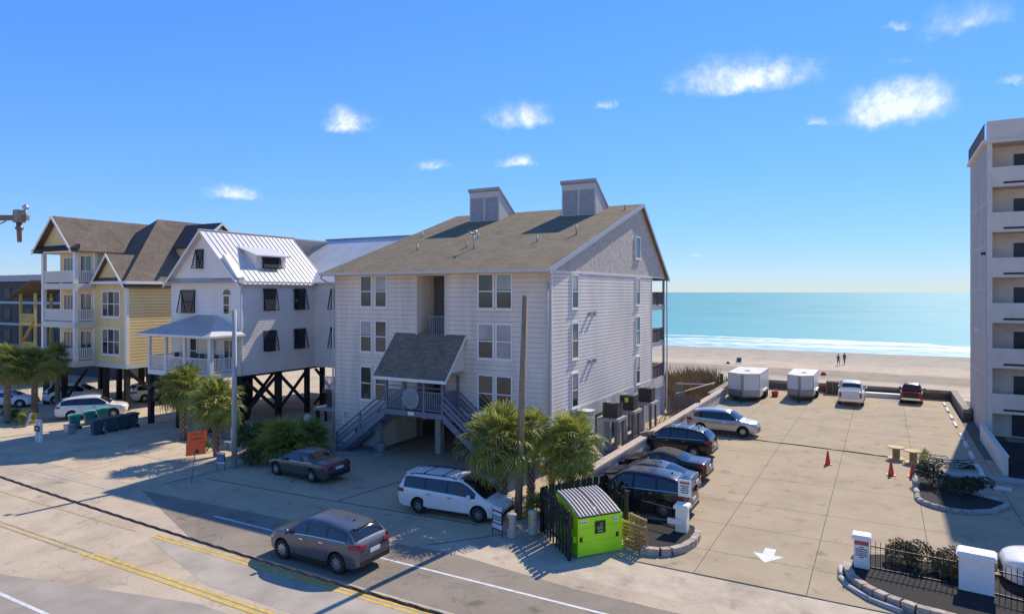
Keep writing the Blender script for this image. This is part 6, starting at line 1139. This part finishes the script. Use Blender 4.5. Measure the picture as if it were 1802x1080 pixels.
for i in range(7): MB().box(-36.5+i*.09,-36.46+i*.09,28.4,28.43,.4,1.25).build('back_strip', PIL, lc)
for i in range(6): MB().box(-36.5,-35.92,28.385,28.4,.5+i*.13,.54+i*.13).build('back_strip', PIL, lc)
MB().box(-36.5,-35.92,27.9,28.4,.4,.45).build('seat', PIL, lc)
for x in (-36.48,-35.95): MB().box(x-.02,x+.02,27.92,27.96,0,.4).build('leg', PIL, lc); MB().box(x-.02,x+.02,28.36,28.4,0,.4).build('leg', PIL, lc)
tr = thing('tipped_board', 'pale board leaning in the undergrowth below the far left palms', 'board', (-55.2,25.4,0)); MB().prism([(-55.5,25.3,0),(-54.9,25.2,.05),(-55.0,25.6,1.0),(-55.6,25.7,.9)], (.02,.05,0)).build('panel', SW, tr)
# ------------------------------------------------------------ people and things on the beach
def person(x, y, z, h, top_m, leg_m, skin_m, label, rz, stride=.12, hold=0):
    t = thing('person', label, 'person', (x, y, z), rz); s_ = h/1.75
    J = {'pel':(0,0,.93),'chest':(0,.0,1.28),'neck':(0,0,1.47),'head':(0,-.01,1.56),'crown':(0,0,1.70)}
    V = [J['pel'],J['chest'],J['neck'],J['head'],J['crown']]; E = [(0,1),(1,2),(2,3),(3,4)]; Rr = [.145,.165,.062,.085,.085]
    for sd2 in (-1,1):
        b = len(V); V += [(sd2*.09,0,.86),(sd2*.10,stride*sd2*.6-.03,.48),(sd2*.10,stride*sd2,.08),(sd2*.11,stride*sd2-.15,.035)]; Rr += [.088,.062,.045,.038]; E += [(0,b),(b,b+1),(b+1,b+2),(b+2,b+3)]
        b = len(V); V += [(sd2*.19,0,1.38),(sd2*.24,.02+stride*.3*sd2,1.12),(sd2*.24,-.10-hold*.1,.90),(sd2*.235,-.14-hold*.1,.82)]; Rr += [.06,.042,.034,.03]; E += [(1,b),(b,b+1),(b+1,b+2),(b+2,b+3)]
    me = bpy.data.meshes.new('body'); me.from_pydata([(a*s_,b_*s_,c*s_) for a, b_, c in V], E, []); o = bpy.data.objects.new('body', me); COL.objects.link(o)
    md = o.modifiers.new('s','SKIN'); 
    for i, r_ in enumerate(Rr): me.skin_vertices[0].data[i].radius = (r_*s_, r_*s_*.85)
    me.skin_vertices[0].data[0].use_root = True; o.modifiers.new('ss','SUBSURF').levels = 1
    dg = bpy.context.evaluated_depsgraph_get(); dg.update(); m2 = bpy.data.meshes.new_from_object(o.evaluated_get(dg)); o.modifiers.clear(); o.data = m2; o.parent = t; o.name = 'body'
    for m_ in (skin_m, top_m, leg_m): m2.materials.append(m_)
    for p in m2.polygons:
        c = p.center/s_; p.material_index = 2 if .45 < c.z < .97 and abs(c.x) < .2 else 1 if .97 <= c.z < 1.44 and abs(c.x) < .225 else 0; p.use_smooth = True
    MB().lathe([(.0,1.735),(.06,1.725),(.094,1.66),(.092,1.60),(.075,1.55)], 12, 0).build('hair', M('hair_dark',(.03,.02,.015),.8,.2), t, local=True).scale = (s_,)*3
    return t
SKN = M('skin', (.45,.28,.19), .6, .1)
person(-5.75,107.6,-.83,1.8,M('shirt_blue',(.05,.10,.20),.8,.1),M('shorts_navy',(.03,.04,.07),.8,.1),SKN,'person in blue shirt standing on the beach, left of the two',2.6)
person(-5.1,110.5,-.86,1.8,M('swim_dark',(.05,.06,.05),.8,.1),M('swim_dark',(.05,.06,.05),.8,.1),SKN,'person in dark swimwear walking by the water, right of the two',.4,.2)
bc = thing('beach_chair', 'low beach chair with towel left on the sand', 'chair', (-18.8,102.5,-.74)); MB().box(-19.15,-18.45,102.2,102.8,-.50,-.45).build('seat', M('chair_canvas',(.10,.14,.12),.8,.1), bc); MB().prism([(-19.15,102.8,-.5),(-18.45,102.8,-.5),(-18.45,103.1,.15),(-19.15,103.1,.15)], (0,.04,0)).build('backrest', MATS['chair_canvas'], bc)
for x in (-19.13,-18.47): MB().box(x-.02,x+.02,102.2,102.24,-.74,-.2).build('leg', STEEL, bc); MB().box(x-.02,x+.02,102.78,102.82,-.74,-.2).build('leg', STEEL, bc)
tw = thing('beach_towel', 'reddish towel and bag beside the low beach chair', 'towel', (-20.3,101.8,-.74)); MB().box(-21.0,-19.8,101.5,102.3,-.745,-.70).build('cloth', M('towel_red',(.25,.05,.04),.9,.2,6), tw); MB().lathe([(0,0),(.2,.02),(.24,.15),(.12,.3),(0,.32)], 10, 0, (-20.2,102,-.70)).build('bag', BLACK, tw)
for i, (x, y, m_, lb) in enumerate(((-6.6,92,'red','red beach bag and toys behind the white pickup'), (-8.6,91,'dark','dark towel heap on the sand behind the smaller trailer'))):
    t = thing('beach_items', lb, 'beach items', (x, y, -.58)); MB().lathe([(0,0),(.3,.02),(.32,.3),(.15,.5),(0,.52)], 10, 0, (x,y,-.6)).build('bag', M('bag_'+m_, (.5,.06,.06) if m_ == 'red' else (.12,.05,.04), .8, .1), t); MB().box(x-1.3,x-.4,y-.3,y+.3,-.6,-.53).build('cloth', MATS['towel_red'], t)
pst = thing('dune_post', 'short weathered post standing in the dune grass', 'post', (-14.6,70.5,0)); MB().box(-14.75,-14.45,70.35,70.65,-.1,1.5).build('post', tim, pst)
